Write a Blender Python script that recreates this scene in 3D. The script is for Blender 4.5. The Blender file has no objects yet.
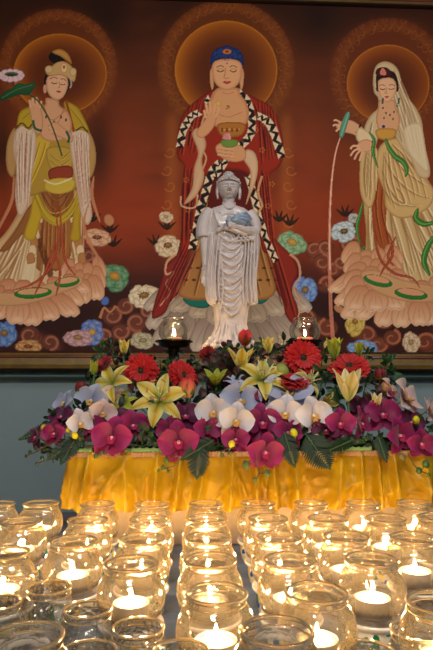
import bpy, math, random
import numpy as np
from mathutils import Vector, Matrix, Euler, noise
PI = math.pi
random.seed(7)
scene = bpy.context.scene
COL = scene.collection

# ------------------------------------------------------------------ camera
CAM = Vector((0.0, 0.0, 1.25))
F = 545.0
cam_data = bpy.data.cameras.new('camera')
cam_data.sensor_fit = 'HORIZONTAL'
cam_data.sensor_width = 36.0
cam_data.lens = F / 433.0 * 36.0
cam_data.clip_start = 0.02
cam = bpy.data.objects.new('camera', cam_data)
cam.location = CAM
cam.rotation_euler = Euler((math.radians(97.1), 0, math.radians(-2.7)), 'XYZ')
COL.objects.link(cam)
scene.camera = cam
RM = cam.rotation_euler.to_matrix()
RI = RM.transposed()


def ray(px, py):
    return RM @ Vector(((px - 216.5) / F, -(py - 325.0) / F, -1.0))


def at(px, py, Y):
    """point of the place seen at a pixel of the photo, on the vertical plane at depth Y"""
    d = ray(px, py)
    return CAM + d * (Y / d.y)


def atz(px, py, z):
    d = ray(px, py)
    return CAM + d * ((z - CAM.z) / d.z)


def zdist(p):
    return -(RI @ (p - CAM)).z


def pxsize(p):
    """metres covered by one pixel at p"""
    return zdist(p) / F


# ------------------------------------------------------------------ colours and materials
def lin(c):
    out = []
    for v in c[:3]:
        v = v / 255.0
        out.append(v / 12.92 if v <= 0.04045 else ((v + 0.055) / 1.055) ** 2.4)
    return (out[0], out[1], out[2])


def rgba(c):
    return (*lin(c), 1.0)


def new_mat(name):
    m = bpy.data.materials.new(name)
    m.use_nodes = True
    nt = m.node_tree
    for n in list(nt.nodes):
        nt.nodes.remove(n)
    out = nt.nodes.new('ShaderNodeOutputMaterial')
    return m, nt, out


def principled(name, col, rough=0.5, metal=0.0, spec=0.5, noise_scale=0, noise_amt=0.0, col2=None,
               bump=0.0, bump_scale=200, coat=0.0, sss=0.0, attr=None, sheen=0.0, trans=0.0):
    m, nt, out = new_mat(name)
    b = nt.nodes.new('ShaderNodeBsdfPrincipled')
    b.inputs['Roughness'].default_value = rough
    b.inputs['Metallic'].default_value = metal
    b.inputs['Specular IOR Level'].default_value = spec
    b.inputs['Coat Weight'].default_value = coat
    b.inputs['Sheen Weight'].default_value = sheen
    if sss:
        b.inputs['Subsurface Weight'].default_value = sss
        b.inputs['Subsurface Scale'].default_value = 0.01
    tc = nt.nodes.new('ShaderNodeTexCoord')
    src = None
    if attr:
        a = nt.nodes.new('ShaderNodeAttribute')
        a.attribute_name = attr
        src = a.outputs['Color']
    else:
        b.inputs['Base Color'].default_value = rgba(col)
    if noise_scale:
        n = nt.nodes.new('ShaderNodeTexNoise')
        n.inputs['Scale'].default_value = noise_scale
        n.inputs['Detail'].default_value = 4
        nt.links.new(tc.outputs['Object'], n.inputs['Vector'])
        mx = nt.nodes.new('ShaderNodeMix')
        mx.data_type = 'RGBA'
        if attr:
            nt.links.new(src, mx.inputs['A'])
            mx.blend_type = 'MULTIPLY'
            mx.inputs['Factor'].default_value = noise_amt
            nt.links.new(n.outputs['Fac'], mx.inputs['B'])
        else:
            mx.inputs['A'].default_value = rgba(col)
            mx.inputs['B'].default_value = rgba(col2 or [c * (1 - noise_amt) for c in col])
            rmp = nt.nodes.new('ShaderNodeMapRange')
            rmp.inputs['From Min'].default_value = 0.35
            rmp.inputs['From Max'].default_value = 0.65
            nt.links.new(n.outputs['Fac'], rmp.inputs['Value'])
            nt.links.new(rmp.outputs['Result'], mx.inputs['Factor'])
        src = mx.outputs['Result']
    if src is not None:
        nt.links.new(src, b.inputs['Base Color'])
    if bump:
        n2 = nt.nodes.new('ShaderNodeTexNoise')
        n2.inputs['Scale'].default_value = bump_scale
        n2.inputs['Detail'].default_value = 3
        nt.links.new(tc.outputs['Object'], n2.inputs['Vector'])
        bp = nt.nodes.new('ShaderNodeBump')
        bp.inputs['Strength'].default_value = bump
        bp.inputs['Distance'].default_value = 0.002
        nt.links.new(n2.outputs['Fac'], bp.inputs['Height'])
        nt.links.new(bp.outputs['Normal'], b.inputs['Normal'])
    if trans:
        t = nt.nodes.new('ShaderNodeBsdfTranslucent')
        if src is not None:
            nt.links.new(src, t.inputs['Color'])
        else:
            t.inputs['Color'].default_value = rgba(col)
        ms = nt.nodes.new('ShaderNodeMixShader')
        ms.inputs[0].default_value = trans
        nt.links.new(b.outputs[0], ms.inputs[1])
        nt.links.new(t.outputs[0], ms.inputs[2])
        nt.links.new(ms.outputs[0], out.inputs[0])
    else:
        nt.links.new(b.outputs[0], out.inputs[0])
    return m


def emission(name, col, strength):
    m, nt, out = new_mat(name)
    e = nt.nodes.new('ShaderNodeEmission')
    e.inputs['Color'].default_value = (*col, 1)
    e.inputs['Strength'].default_value = strength
    nt.links.new(e.outputs[0], out.inputs[0])
    return m


def thin_glass(name, centre, edge, bump=0.3, scale=(30, 30, 8), rough=0.02, ior=1.5, cells=False, dist=0.002, refr=0.0, haze=0.0):
    """glass wall: clear where you look straight through it, tinted and mirror-like where it curves away"""
    m, nt, out = new_mat(name)
    tc = nt.nodes.new('ShaderNodeTexCoord')
    mp = nt.nodes.new('ShaderNodeMapping')
    mp.inputs['Scale'].default_value = scale
    nt.links.new(tc.outputs['Object'], mp.inputs['Vector'])
    if cells:
        n = nt.nodes.new('ShaderNodeTexVoronoi')
        h = n.outputs['Distance']
    else:
        n = nt.nodes.new('ShaderNodeTexNoise')
        n.inputs['Detail'].default_value = 2
        h = n.outputs['Fac']
    n.inputs['Scale'].default_value = 1.0
    nt.links.new(mp.outputs[0], n.inputs['Vector'])
    bp = nt.nodes.new('ShaderNodeBump')
    bp.inputs['Strength'].default_value = bump
    bp.inputs['Distance'].default_value = dist
    nt.links.new(h, bp.inputs['Height'])
    lw = nt.nodes.new('ShaderNodeLayerWeight')
    lw.inputs['Blend'].default_value = 0.3
    mx = nt.nodes.new('ShaderNodeMix')
    mx.data_type = 'RGBA'
    mx.inputs['A'].default_value = (*centre, 1)
    mx.inputs['B'].default_value = (*edge, 1)
    nt.links.new(lw.outputs['Facing'], mx.inputs['Factor'])
    tr = nt.nodes.new('ShaderNodeBsdfTransparent')
    nt.links.new(mx.outputs['Result'], tr.inputs['Color'])
    thru = tr.outputs[0]
    if refr:
        rf = nt.nodes.new('ShaderNodeBsdfRefraction')
        rf.inputs['IOR'].default_value = 1.12
        rf.inputs['Roughness'].default_value = 0.03
        nt.links.new(mx.outputs['Result'], rf.inputs['Color'])
        nt.links.new(bp.outputs['Normal'], rf.inputs['Normal'])
        m2 = nt.nodes.new('ShaderNodeMixShader')
        m2.inputs[0].default_value = refr
        nt.links.new(tr.outputs[0], m2.inputs[1])
        nt.links.new(rf.outputs[0], m2.inputs[2])
        thru = m2.outputs[0]
    if haze:      # golden candle glow put into the glass as a diffuse haze
        df = nt.nodes.new('ShaderNodeBsdfDiffuse')
        df.inputs['Color'].default_value = (.95, .76, .46, 1)
        tl = nt.nodes.new('ShaderNodeBsdfTranslucent')
        tl.inputs['Color'].default_value = (.95, .76, .46, 1)
        nt.links.new(bp.outputs['Normal'], tl.inputs['Normal'])
        m3 = nt.nodes.new('ShaderNodeMixShader')
        m3.inputs[0].default_value = .6
        nt.links.new(df.outputs[0], m3.inputs[1])
        nt.links.new(tl.outputs[0], m3.inputs[2])
        m4 = nt.nodes.new('ShaderNodeMixShader')
        hz = nt.nodes.new('ShaderNodeMath')
        hz.operation = 'MULTIPLY_ADD'
        nt.links.new(lw.outputs['Facing'], hz.inputs[0])
        hz.inputs[1].default_value = haze * 2.2
        hz.inputs[2].default_value = haze * .6
        nt.links.new(hz.outputs[0], m4.inputs[0])
        nt.links.new(thru, m4.inputs[1])
        nt.links.new(m3.outputs[0], m4.inputs[2])
        thru = m4.outputs[0]
    gl = nt.nodes.new('ShaderNodeBsdfGlossy')
    gl.inputs['Roughness'].default_value = rough
    gl.inputs['Color'].default_value = (1, 1, 1, 1)
    nt.links.new(bp.outputs['Normal'], gl.inputs['Normal'])
    fr = nt.nodes.new('ShaderNodeFresnel')
    fr.inputs['IOR'].default_value = ior
    nt.links.new(bp.outputs['Normal'], fr.inputs['Normal'])
    # the inner face of the wall reflects as much again
    mu = nt.nodes.new('ShaderNodeMath')
    mu.operation = 'MULTIPLY'
    mu.inputs[1].default_value = 1.6
    nt.links.new(fr.outputs[0], mu.inputs[0])
    mn = nt.nodes.new('ShaderNodeMath')
    mn.operation = 'MINIMUM'
    mn.inputs[1].default_value = 0.75
    nt.links.new(mu.outputs[0], mn.inputs[0])
    mu = mn
    ms = nt.nodes.new('ShaderNodeMixShader')
    nt.links.new(mu.outputs[0], ms.inputs[0])
    nt.links.new(thru, ms.inputs[1])
    nt.links.new(gl.outputs[0], ms.inputs[2])
    nt.links.new(ms.outputs[0], out.inputs[0])
    return m


def solid_glass(name, col, rough=0.02, ior=1.48, haze=0.0):
    m, nt, out = new_mat(name)
    g = nt.nodes.new('ShaderNodeBsdfGlass')
    g.inputs['Color'].default_value = (*col, 1)
    g.inputs['Roughness'].default_value = rough
    g.inputs['IOR'].default_value = ior
    if haze:  # golden haze paints candle glow into the rim glass
        df = nt.nodes.new('ShaderNodeBsdfDiffuse')
        df.inputs['Color'].default_value = (.95, .80, .55, 1)
        tl = nt.nodes.new('ShaderNodeBsdfTranslucent')
        tl.inputs['Color'].default_value = (.95, .80, .55, 1)
        a_ = nt.nodes.new('ShaderNodeMixShader')
        nt.links.new(df.outputs[0], a_.inputs[1])
        nt.links.new(tl.outputs[0], a_.inputs[2])
        b_ = nt.nodes.new('ShaderNodeMixShader')
        b_.inputs[0].default_value = haze
        nt.links.new(g.outputs[0], b_.inputs[1])
        nt.links.new(a_.outputs[0], b_.inputs[2])
        nt.links.new(b_.outputs[0], out.inputs[0])
        return m
    nt.links.new(g.outputs[0], out.inputs[0])
    return m


# ------------------------------------------------------------------ mesh helpers
class MB:
    def __init__(self):
        self.v, self.f, self.c, self.m = [], [], [], []

    def _col(self, c, n):
        self.c.extend([c] * n)

    def grid(self, rows, closed=False, cols=None, col=(1, 1, 1), mi=0, cap0=False, cap1=False):
        """rows: list of equal length lists of points"""
        b = len(self.v)
        n = len(rows[0])
        for i, r in enumerate(rows):
            for j, p in enumerate(r):
                self.v.append(tuple(p))
                self.c.append(cols[i][j] if cols else col)
        for i in range(len(rows) - 1):
            for j in range(n if closed else n - 1):
                k = (j + 1) % n
                self.f.append((b + i * n + j, b + i * n + k, b + (i + 1) * n + k, b + (i + 1) * n + j))
                self.m.append(mi)
        if cap0:
            self.f.append(tuple(b + j for j in range(n))[::-1])
            self.m.append(mi)
        if cap1:
            q = b + (len(rows) - 1) * n
            self.f.append(tuple(q + j for j in range(n)))
            self.m.append(mi)
        return self

    def lathe(self, prof, seg=32, org=(0, 0, 0), col=(1, 1, 1), mi=0):
        rows = []
        for r, z in prof:
            r = max(r, 1e-5)
            rows.append([(org[0] + r * math.cos(2 * PI * j / seg), org[1] + r * math.sin(2 * PI * j / seg), org[2] + z) for j in range(seg)])
        return self.grid(rows, True, col=col, mi=mi)

    def torus(self, R, r, z, seg=40, rs=8, mi=0):
        rows = []
        for i in range(seg + 1):
            a = 2 * PI * i / seg
            rows.append([((R + r * math.cos(2 * PI * j / rs)) * math.cos(a), (R + r * math.cos(2 * PI * j / rs)) * math.sin(a),
                          z + r * math.sin(2 * PI * j / rs)) for j in range(rs)])
        return self.grid(rows, True, mi=mi)

    def tube(self, pts, rad, seg=8, col=(1, 1, 1), mi=0, flat=None, caps=True):
        pts = [Vector(p) for p in pts]
        n = len(pts)
        if not isinstance(rad, (list, tuple)):
            rad = [rad] * n
        rows = []
        up = Vector((0.13, 0.97, 0.2)).normalized()
        for i, p in enumerate(pts):
            t = (pts[min(i + 1, n - 1)] - pts[max(i - 1, 0)]).normalized()
            x = up - t * up.dot(t)
            if x.length < 1e-3:
                x = Vector((1, 0, 0)) - t * t.x
            x.normalize()
            y = t.cross(x)
            r = rad[i]
            fl = flat if flat else 1.0
            rows.append([tuple(p + x * (math.cos(2 * PI * j / seg) * r * fl) + y * (math.sin(2 * PI * j / seg) * r)) for j in range(seg)])
        return self.grid(rows, True, col=col, mi=mi, cap0=caps, cap1=caps)

    def ball(self, c, r, seg=16, rings=10, col=(1, 1, 1), mi=0, disp=None):
        if not isinstance(r, (list, tuple)):
            r = (r, r, r)
        rows = []
        for i in range(rings + 1):
            a = PI * i / rings
            row = []
            for j in range(seg):
                b = 2 * PI * j / seg
                d = Vector((math.sin(a) * math.cos(b), math.sin(a) * math.sin(b), -math.cos(a)))
                k = disp(d) if disp else 1.0
                row.append((c[0] + d.x * r[0] * k, c[1] + d.y * r[1] * k, c[2] + d.z * r[2] * k))
            rows.append(row)
        return self.grid(rows, True, col=col, mi=mi)

    def box(self, lo, hi, mi=0, col=(1, 1, 1)):
        b = len(self.v)
        for x in (lo[0], hi[0]):
            for y in (lo[1], hi[1]):
                for z in (lo[2], hi[2]):
                    self.v.append((x, y, z))
                    self.c.append(col)
        for q in ((0, 1, 3, 2), (4, 6, 7, 5), (0, 4, 5, 1), (2, 3, 7, 6), (0, 2, 6, 4), (1, 5, 7, 3)):
            self.f.append(tuple(b + i for i in q))
            self.m.append(mi)
        return self

    def xf(self, M, start=0):
        for i in range(start, len(self.v)):
            self.v[i] = tuple(M @ Vector(self.v[i]))
        return self

    def build(self, name, mats, parent=None, smooth=True, cols=False, loc=None, weld=False):
        me = bpy.data.meshes.new(name)
        me.from_pydata(self.v, [], self.f)
        if not isinstance(mats, (list, tuple)):
            mats = [mats]
        for m in mats:
            me.materials.append(m)
        if len(mats) > 1:
            me.polygons.foreach_set('material_index', self.m)
        if smooth:
            me.polygons.foreach_set('use_smooth', [True] * len(me.polygons))
        if cols:
            ca = me.color_attributes.new('Col', 'FLOAT_COLOR', 'POINT')
            arr = np.ones((len(self.v), 4), dtype=np.float32)
            arr[:, :3] = np.array(self.c, dtype=np.float32)
            ca.data.foreach_set('color', arr.ravel())
        me.update()
        o = bpy.data.objects.new(name, me)
        COL.objects.link(o)
        if parent is not None:
            o.parent = parent
        if loc is not None:
            o.location = loc
        return o


def empty(name, loc=(0, 0, 0), rot=(0, 0, 0)):
    o = bpy.data.objects.new(name, None)
    o.empty_display_size = 0.02
    COL.objects.link(o)
    o.location = loc
    o.rotation_euler = rot
    return o


def tag(o, label, cat, group=None, kind=None):
    o['label'] = label
    o['category'] = cat
    if group:
        o['group'] = group
    if kind:
        o['kind'] = kind
    return o


def struct(o):
    o['kind'] = 'structure'
    return o


def copy_tree(o, parent=None):
    c = o.copy()
    COL.objects.link(c)
    if parent is not None:
        c.parent = parent
    for ch in list(o.children):
        copy_tree(ch, c)
    return c


def bevel(o, w, seg=3):
    md = o.modifiers.new('b', 'BEVEL')
    md.width = w
    md.segments = seg
    md.limit_method = 'ANGLE'
    return o


def spline(pts, n=8, closed=False):
    """Catmull-Rom"""
    P = [np.array(p, dtype=float) for p in pts]
    m = len(P)
    out = []
    rng = range(m) if closed else range(m - 1)
    for i in rng:
        if closed:
            a, b, c, d = P[(i - 1) % m], P[i], P[(i + 1) % m], P[(i + 2) % m]
        else:
            a, b, c, d = P[max(i - 1, 0)], P[i], P[i + 1], P[min(i + 2, m - 1)]
        for k in range(n):
            t = k / n
            out.append(0.5 * ((2 * b) + (-a + c) * t + (2 * a - 5 * b + 4 * c - d) * t * t + (-a + 3 * b - 3 * c + d) * t ** 3))
    if not closed:
        out.append(P[-1])
    return out
# ------------------------------------------------------------------ the printed picture: drawn shape by shape into a colour grid
SS = 3
PX0, PX1, PY0, PY1 = -48, 486, -6, 353
W_, H_ = (PX1 - PX0) * SS, (PY1 - PY0) * SS
img = np.zeros((H_, W_, 3), dtype=np.float32)
rng = np.random.RandomState(5)


def pmask(pts):
    P = np.array(pts, dtype=float)
    x = (P[:, 0] - PX0) * SS
    y = (P[:, 1] - PY0) * SS
    x0, x1 = int(max(0, math.floor(x.min()))), int(min(W_, math.ceil(x.max()) + 1))
    y0, y1 = int(max(0, math.floor(y.min()))), int(min(H_, math.ceil(y.max()) + 1))
    if x1 <= x0 or y1 <= y0:
        return None
    m = np.zeros((y1 - y0, x1 - x0), dtype=np.float32)
    xn, yn = np.roll(x, -1), np.roll(y, -1)
    for r in range(y0, y1):
        yc = r + 0.5
        hit = (y <= yc) != (yn <= yc)
        if not hit.any():
            continue
        xa, ya, xb, yb = x[hit], y[hit], xn[hit], yn[hit]
        xs = np.sort(xa + (yc - ya) / (yb - ya) * (xb - xa))
        for k in range(0, len(xs) - 1, 2):
            a = int(max(x0, round(xs[k])))
            b = int(min(x1, round(xs[k + 1])))
            if b > a:
                m[r - y0, a - x0:b - x0] = 1
    return m, x0, x1, y0, y1


def boxblur(m, r):
    if r < 1:
        return m
    k = 2 * r + 1
    for ax in (0, 1):
        p = [(0, 0), (0, 0)]
        p[ax] = (r + 1, r)
        q = np.pad(m, p, mode='constant')
        c = np.cumsum(q, axis=ax)
        if ax == 0:
            m = (c[k:, :] - c[:-k, :]) / k
        else:
            m = (c[:, k:] - c[:, :-k]) / k
    return m


def fill(pts, col, alpha=1.0, smooth=True, col2=None, mode='v', n=6, edge=None, ew=2.0, ea=0.6, blur=0):
    """filled outline; col2 blends down ('v'), across ('h') ; edge tints the inside of the rim"""
    if smooth:
        pts = spline(pts, n, True)
    r = pmask(pts)
    if r is None:
        return
    m, x0, x1, y0, y1 = r
    if blur:
        pad = int(blur * SS * 2)
        nx0, ny0 = max(0, x0 - pad), max(0, y0 - pad)
        nx1, ny1 = min(W_, x1 + pad), min(H_, y1 + pad)
        mm = np.zeros((ny1 - ny0, nx1 - nx0), dtype=np.float32)
        mm[y0 - ny0:y1 - ny0, x0 - nx0:x1 - nx0] = m
        m = boxblur(boxblur(mm, int(blur * SS)), int(blur * SS))
        x0, x1, y0, y1 = nx0, nx1, ny0, ny1
    c = np.array(col, dtype=np.float32)
    if col2 is not None:
        c2 = np.array(col2, dtype=np.float32)
        if mode == 'v':
            t = np.linspace(0, 1, y1 - y0)[:, None, None]
        else:
            t = np.linspace(0, 1, x1 - x0)[None, :, None]
        c = c * (1 - t) + c2 * t
        c = np.broadcast_to(c, (y1 - y0, x1 - x0, 3))
    else:
        c = np.broadcast_to(c, (y1 - y0, x1 - x0, 3))
    if edge is not None:
        s = boxblur(m, int(ew * SS))
        e = np.clip((1 - s) * 2.0, 0, 1)[..., None] * ea
        c = c * (1 - e) + np.array(edge, dtype=np.float32) * e
    a = (m * alpha)[..., None]
    img[y0:y1, x0:x1] = img[y0:y1, x0:x1] * (1 - a) + c * a


def line(pts, w, col, alpha=1.0, w1=None, n=8, taper=False, blur=0):
    pts = np.array(spline(pts, n)) if len(pts) > 2 else np.array(pts, dtype=float)
    k = len(pts)
    d = np.gradient(pts, axis=0)
    nn = np.stack([-d[:, 1], d[:, 0]], 1)
    nn /= np.maximum(np.linalg.norm(nn, axis=1, keepdims=True), 1e-6)
    t = np.linspace(0, 1, k)
    ww = w + ((w1 if w1 is not None else w) - w) * t
    if taper:
        ww = ww * np.sin(PI * np.clip(t * 0.94 + 0.03, 0, 1)) ** 0.6
    L = pts + nn * ww[:, None] / 2
    R = pts - nn * ww[:, None] / 2
    fill(list(L) + list(R[::-1]), col, alpha, smooth=False, blur=blur)


def ell(cx, cy, rx, ry, col, alpha=1.0, ang=0, **k):
    a = math.radians(ang)
    pts = []
    for i in range(40):
        t = 2 * PI * i / 40
        x, y = rx * math.cos(t), ry * math.sin(t)
        pts.append((cx + x * math.cos(a) - y * math.sin(a), cy + x * math.sin(a) + y * math.cos(a)))
    fill(pts, col, alpha, smooth=False, **k)


def soft(cx, cy, rx, ry, col, alpha, p=2.0):
    x0, x1 = int(max(0, (cx - rx * 2 - PX0) * SS)), int(min(W_, (cx + rx * 2 - PX0) * SS))
    y0, y1 = int(max(0, (cy - ry * 2 - PY0) * SS)), int(min(H_, (cy + ry * 2 - PY0) * SS))
    if x1 <= x0 or y1 <= y0:
        return
    yy, xx = np.mgrid[y0:y1, x0:x1]
    r = np.sqrt((((xx / SS + PX0) - cx) / rx) ** 2 + (((yy / SS + PY0) - cy) / ry) ** 2)
    a = (np.exp(-(r ** p) * 1.2) * alpha)[..., None]
    img[y0:y1, x0:x1] = img[y0:y1, x0:x1] * (1 - a) + np.array(col, dtype=np.float32) * a


def mixc(a, b, t):
    return tuple(a[i] * (1 - t) + b[i] * t for i in range(3))


def folds(lines, dark, light, w=1.6, a=0.55):
    a = min(.95, a * 1.3)
    for l in lines:
        line(l, w * 1.8, dark, a * 0.45, taper=True, blur=1)
        line(l, w, dark, a, taper=True)
        line([(p[0] + w * 0.9, p[1]) for p in l], w * 0.8, light, a * 0.8, taper=True)


def pleats(A, B, n, dark, light, w=1.4, a=.5, mid=None, ends=(.04, .96)):
    """n soft folds running between edge A (list of points) and edge B"""
    PA, PB = np.array(spline(A, 8)), np.array(spline(B, 8))
    for k in range(n):
        t = ends[0] + (ends[1] - ends[0]) * (k + rng.uniform(.2, .8)) / n
        p = PA[int(t * (len(PA) - 1))]
        q = PB[int(t * (len(PB) - 1))]
        m = (p + q) / 2 + (np.array(mid) * (t - .5) * 2 if mid else 0) + rng.uniform(-1, 1, 2)
        q2 = p + (q - p) * rng.uniform(.8, 1.0)
        L = [p, m, q2]
        line(L, w * 2.2, dark, a * .4, taper=True, blur=1)
        line(L, w, dark, a, taper=True)
        line([(r[0] + w * 1.1, r[1]) for r in L], w, light, a, taper=True)


def scroll(cx, cy, r, col, turn=1, w=3.0, a0=0.0, dark=(50, 24, 20)):
    """curled cloud"""
    r *= 1.15
    w *= 1.35
    for k in range(3):
        soft(cx + rng.uniform(-r, r), cy + rng.uniform(-r, r) * .7, r * .7, r * .5, col, .5)
    ell(cx, cy, r, r * 0.9, mixc(col, dark, 0.35), 0.9, edge=dark, ew=1.5)
    pts = []
    for i in range(22):
        t = i / 21
        a = a0 + turn * t * 4.2 * PI / 2
        q = r * (1 - 0.8 * t)
        pts.append((cx + q * math.cos(a), cy + q * math.sin(a) * 0.9))
    line(pts, w, col, 0.95, w1=w * 0.4, n=3)
    line(pts, w * 0.35, mixc(col, (230, 190, 150), 0.35), 0.7, w1=0.4, n=3)


def bloom(cx, cy, rx, ry, col, edge, core, n=8, ang=0, light=None, corer=0.32):
    """peony or lotus: broad overlapping petals about a ragged core"""
    light = light or mixc(col, (255, 240, 220), 0.4)
    A = math.radians(ang)
    n = max(5, n - 2)

    def T(x, y):
        x, y = x * rx, y * ry
        return (cx + x * math.cos(A) - y * math.sin(A), cy + x * math.sin(A) + y * math.cos(A))
    for ring, (rr, k, off) in enumerate(((1.0, n, 0.0), (0.80, n, 0.5), (0.56, max(4, n - 2), 0.2))):
        order = sorted(range(k), key=lambda i: math.sin(2 * PI * (i + off) / k))
        for i in order:
            a = 2 * PI * (i + off) / k + rng.uniform(-.14, .14)
            q = rr * rng.uniform(0.88, 1.08)
            wd = PI / k * 1.12
            pts = [T(0, 0)]
            for s_, t in ((0.55, -1.05), (0.88, -0.95), (1.0, -0.45), (0.93, 0), (1.02, 0.45), (0.88, 0.95), (0.55, 1.05)):
                pts.append(T(q * s_ * math.cos(a + t * wd), q * s_ * math.sin(a + t * wd)))
            fill(pts, mixc(col, light, 0.15 + 0.2 * ring), 1, edge=edge, ew=1.5, ea=0.55, n=4)
            m = T(q * 0.84 * math.cos(a), q * 0.84 * math.sin(a))
            soft(m[0], m[1], rx * 0.17, ry * 0.17, light, 0.75)
            m = T(q * 0.5 * math.cos(a), q * 0.5 * math.sin(a))
            soft(m[0], m[1], rx * 0.14, ry * 0.14, edge, 0.35)
    pts = []
    for i in range(22):
        a = 2 * PI * i / 22
        q = corer * (1.0 + (0.15 if i % 2 else -0.15)) * rng.uniform(.85, 1.15)
        pts.append(T(q * math.cos(a), q * math.sin(a) * 0.8 - 0.08))
    fill(pts, core, 1, edge=mixc(core, (40, 20, 10), 0.5), ew=1.2, ea=0.7, n=2)
    c = T(0, -0.12)
    soft(c[0], c[1], rx * 0.14, ry * 0.1, mixc(core, (230, 190, 90), 0.5), 0.8)


def lotus_base(cx, cy, rx, ry, col, edge, light, n=9):
    """great lotus seat: broad overlapping petals seen from the side"""
    n = max(4, n - 2)
    for ring, (k, up, sc) in enumerate(((n, -0.5, 0.8), (n, -0.12, 0.95), (n - 1, 0.2, 1.0))):
        order = sorted(range(k), key=lambda i: -abs((i + .5) / k * 2 - 1))
        for i in order:
            t = (i + 0.5) / k * 2 - 1 + rng.uniform(-.05, .05)
            px = cx + t * rx * (1.0 - 0.08 * ring)
            py = cy + up * ry + (t * t) * -ry * 0.4 + rng.uniform(-1.5, 1.5)
            h, w = ry * 0.72 * sc * rng.uniform(.88, 1.1), rx / k * 1.55
            lean = t * rx * 0.30
            pts = [(px - w * 0.45, py - h * 0.35), (px - w * 0.95 + lean * 0.4, py + h * 0.2), (px - w * 0.85 + lean * .9, py + h * 0.72), (px - w * .35 + lean, py + h * .98), (px + lean * 1.08, py + h * .92),
                   (px + w * .35 + lean, py + h * .98), (px + w * 0.85 + lean * .9, py + h * 0.72), (px + w * 0.95 + lean * 0.4, py + h * 0.2), (px + w * 0.45, py - h * 0.35)]
            fill(pts, mixc(col, edge, .25), 1, col2=light, edge=edge, ew=2.0, ea=0.45, n=4)
            for d_ in (-.45, 0, .45):
                line([(px + d_ * w * .5, py), (px + lean * 0.5 + d_ * w, py + h * 0.45), (px + lean * .95 + d_ * w * 1.1, py + h * 0.82)], 1.0, edge, 0.28, taper=True)
            soft(px + lean, py + h * .72, w * .35, h * .14, mixc(light, (255, 240, 220), .4), .6)
            line([pts[2], pts[3], pts[4], pts[5], pts[6]], 1.0, mixc(light, (255, 240, 220), .5), .55, taper=True)


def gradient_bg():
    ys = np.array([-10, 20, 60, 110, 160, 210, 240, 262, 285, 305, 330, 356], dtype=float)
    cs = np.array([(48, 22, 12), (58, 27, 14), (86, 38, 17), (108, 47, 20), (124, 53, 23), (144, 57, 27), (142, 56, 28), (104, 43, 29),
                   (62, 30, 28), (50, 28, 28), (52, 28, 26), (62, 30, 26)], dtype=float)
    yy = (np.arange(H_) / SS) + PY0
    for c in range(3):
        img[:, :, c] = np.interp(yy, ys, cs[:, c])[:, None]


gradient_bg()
# cloudy mottling of the ground
for i in range(240):
    x, y = rng.uniform(PX0, PX1), rng.uniform(0, 345)
    up = rng.rand() < 0.5
    soft(x, y, rng.uniform(8, 26), rng.uniform(4, 12), (150, 66, 32) if up else (48, 20, 14), 0.10 if up else 0.13)
for x, y, rx, ry, a in ((128, 165, 28, 60, .35), (305, 170, 22, 60, .35), (318, 225, 20, 30, .25), (135, 215, 24, 30, .3), (105, 225, 26, 22, .25)):
    soft(x, y, rx, ry, (150, 58, 28), a)
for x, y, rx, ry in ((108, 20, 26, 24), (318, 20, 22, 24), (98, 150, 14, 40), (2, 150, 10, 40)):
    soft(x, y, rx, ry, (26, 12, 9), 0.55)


def aura(cx, cy, r0, r1, n, col, seed):
    q = np.random.RandomState(seed)
    soft(cx, cy, r1 * 1.02, r1 * 1.02, col, 0.85, p=9)
    for i in range(n * 2):
        a = PI * (i + .3) / n
        ell(cx + r1 * .95 * math.cos(a), cy + r1 * .95 * math.sin(a), r1 * .075, r1 * .075, col, .55)
        x, y = cx + (r0 + (r1 - r0) * .5) * math.cos(a), cy + (r0 + (r1 - r0) * .5) * math.sin(a)
        soft(x, y, 4.5, 4.5, mixc(col, (220, 130, 50), .35), .35)
    for i in range(n):
        a = 2 * PI * i / n + q.uniform(-.04, .04)
        for ring in range(3):
            rr = r0 + (r1 - r0) * (0.25 + 0.3 * ring) + q.uniform(-2, 2)
            aa = a + ring * 0.05
            x, y = cx + rr * math.cos(aa), cy + rr * math.sin(aa)
            s = (r1 - r0) * 0.22 * q.uniform(.8, 1.2)
            pts = [(x + s * (1 - t * .75) * math.cos(aa + 1.2 + t * 5.5), y + s * (1 - t * .75) * math.sin(aa + 1.2 + t * 5.5)) for t in np.linspace(0, 1, 9)]
            line(pts, 1.6, mixc(col, (205, 120, 50), 0.5), 0.42, w1=0.6, n=3)
            ell(x, y, s * 0.7, s * 0.7, mixc(col, (40, 16, 8), .5), 0.22)
    for i in range(n):
        a = 2 * PI * (i + .5) / n
        x, y = cx + r1 * 0.97 * math.cos(a), cy + r1 * 0.97 * math.sin(a)
        soft(x, y, 3.5, 3.5, mixc(col, (160, 90, 40), .3), 0.5)


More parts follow.
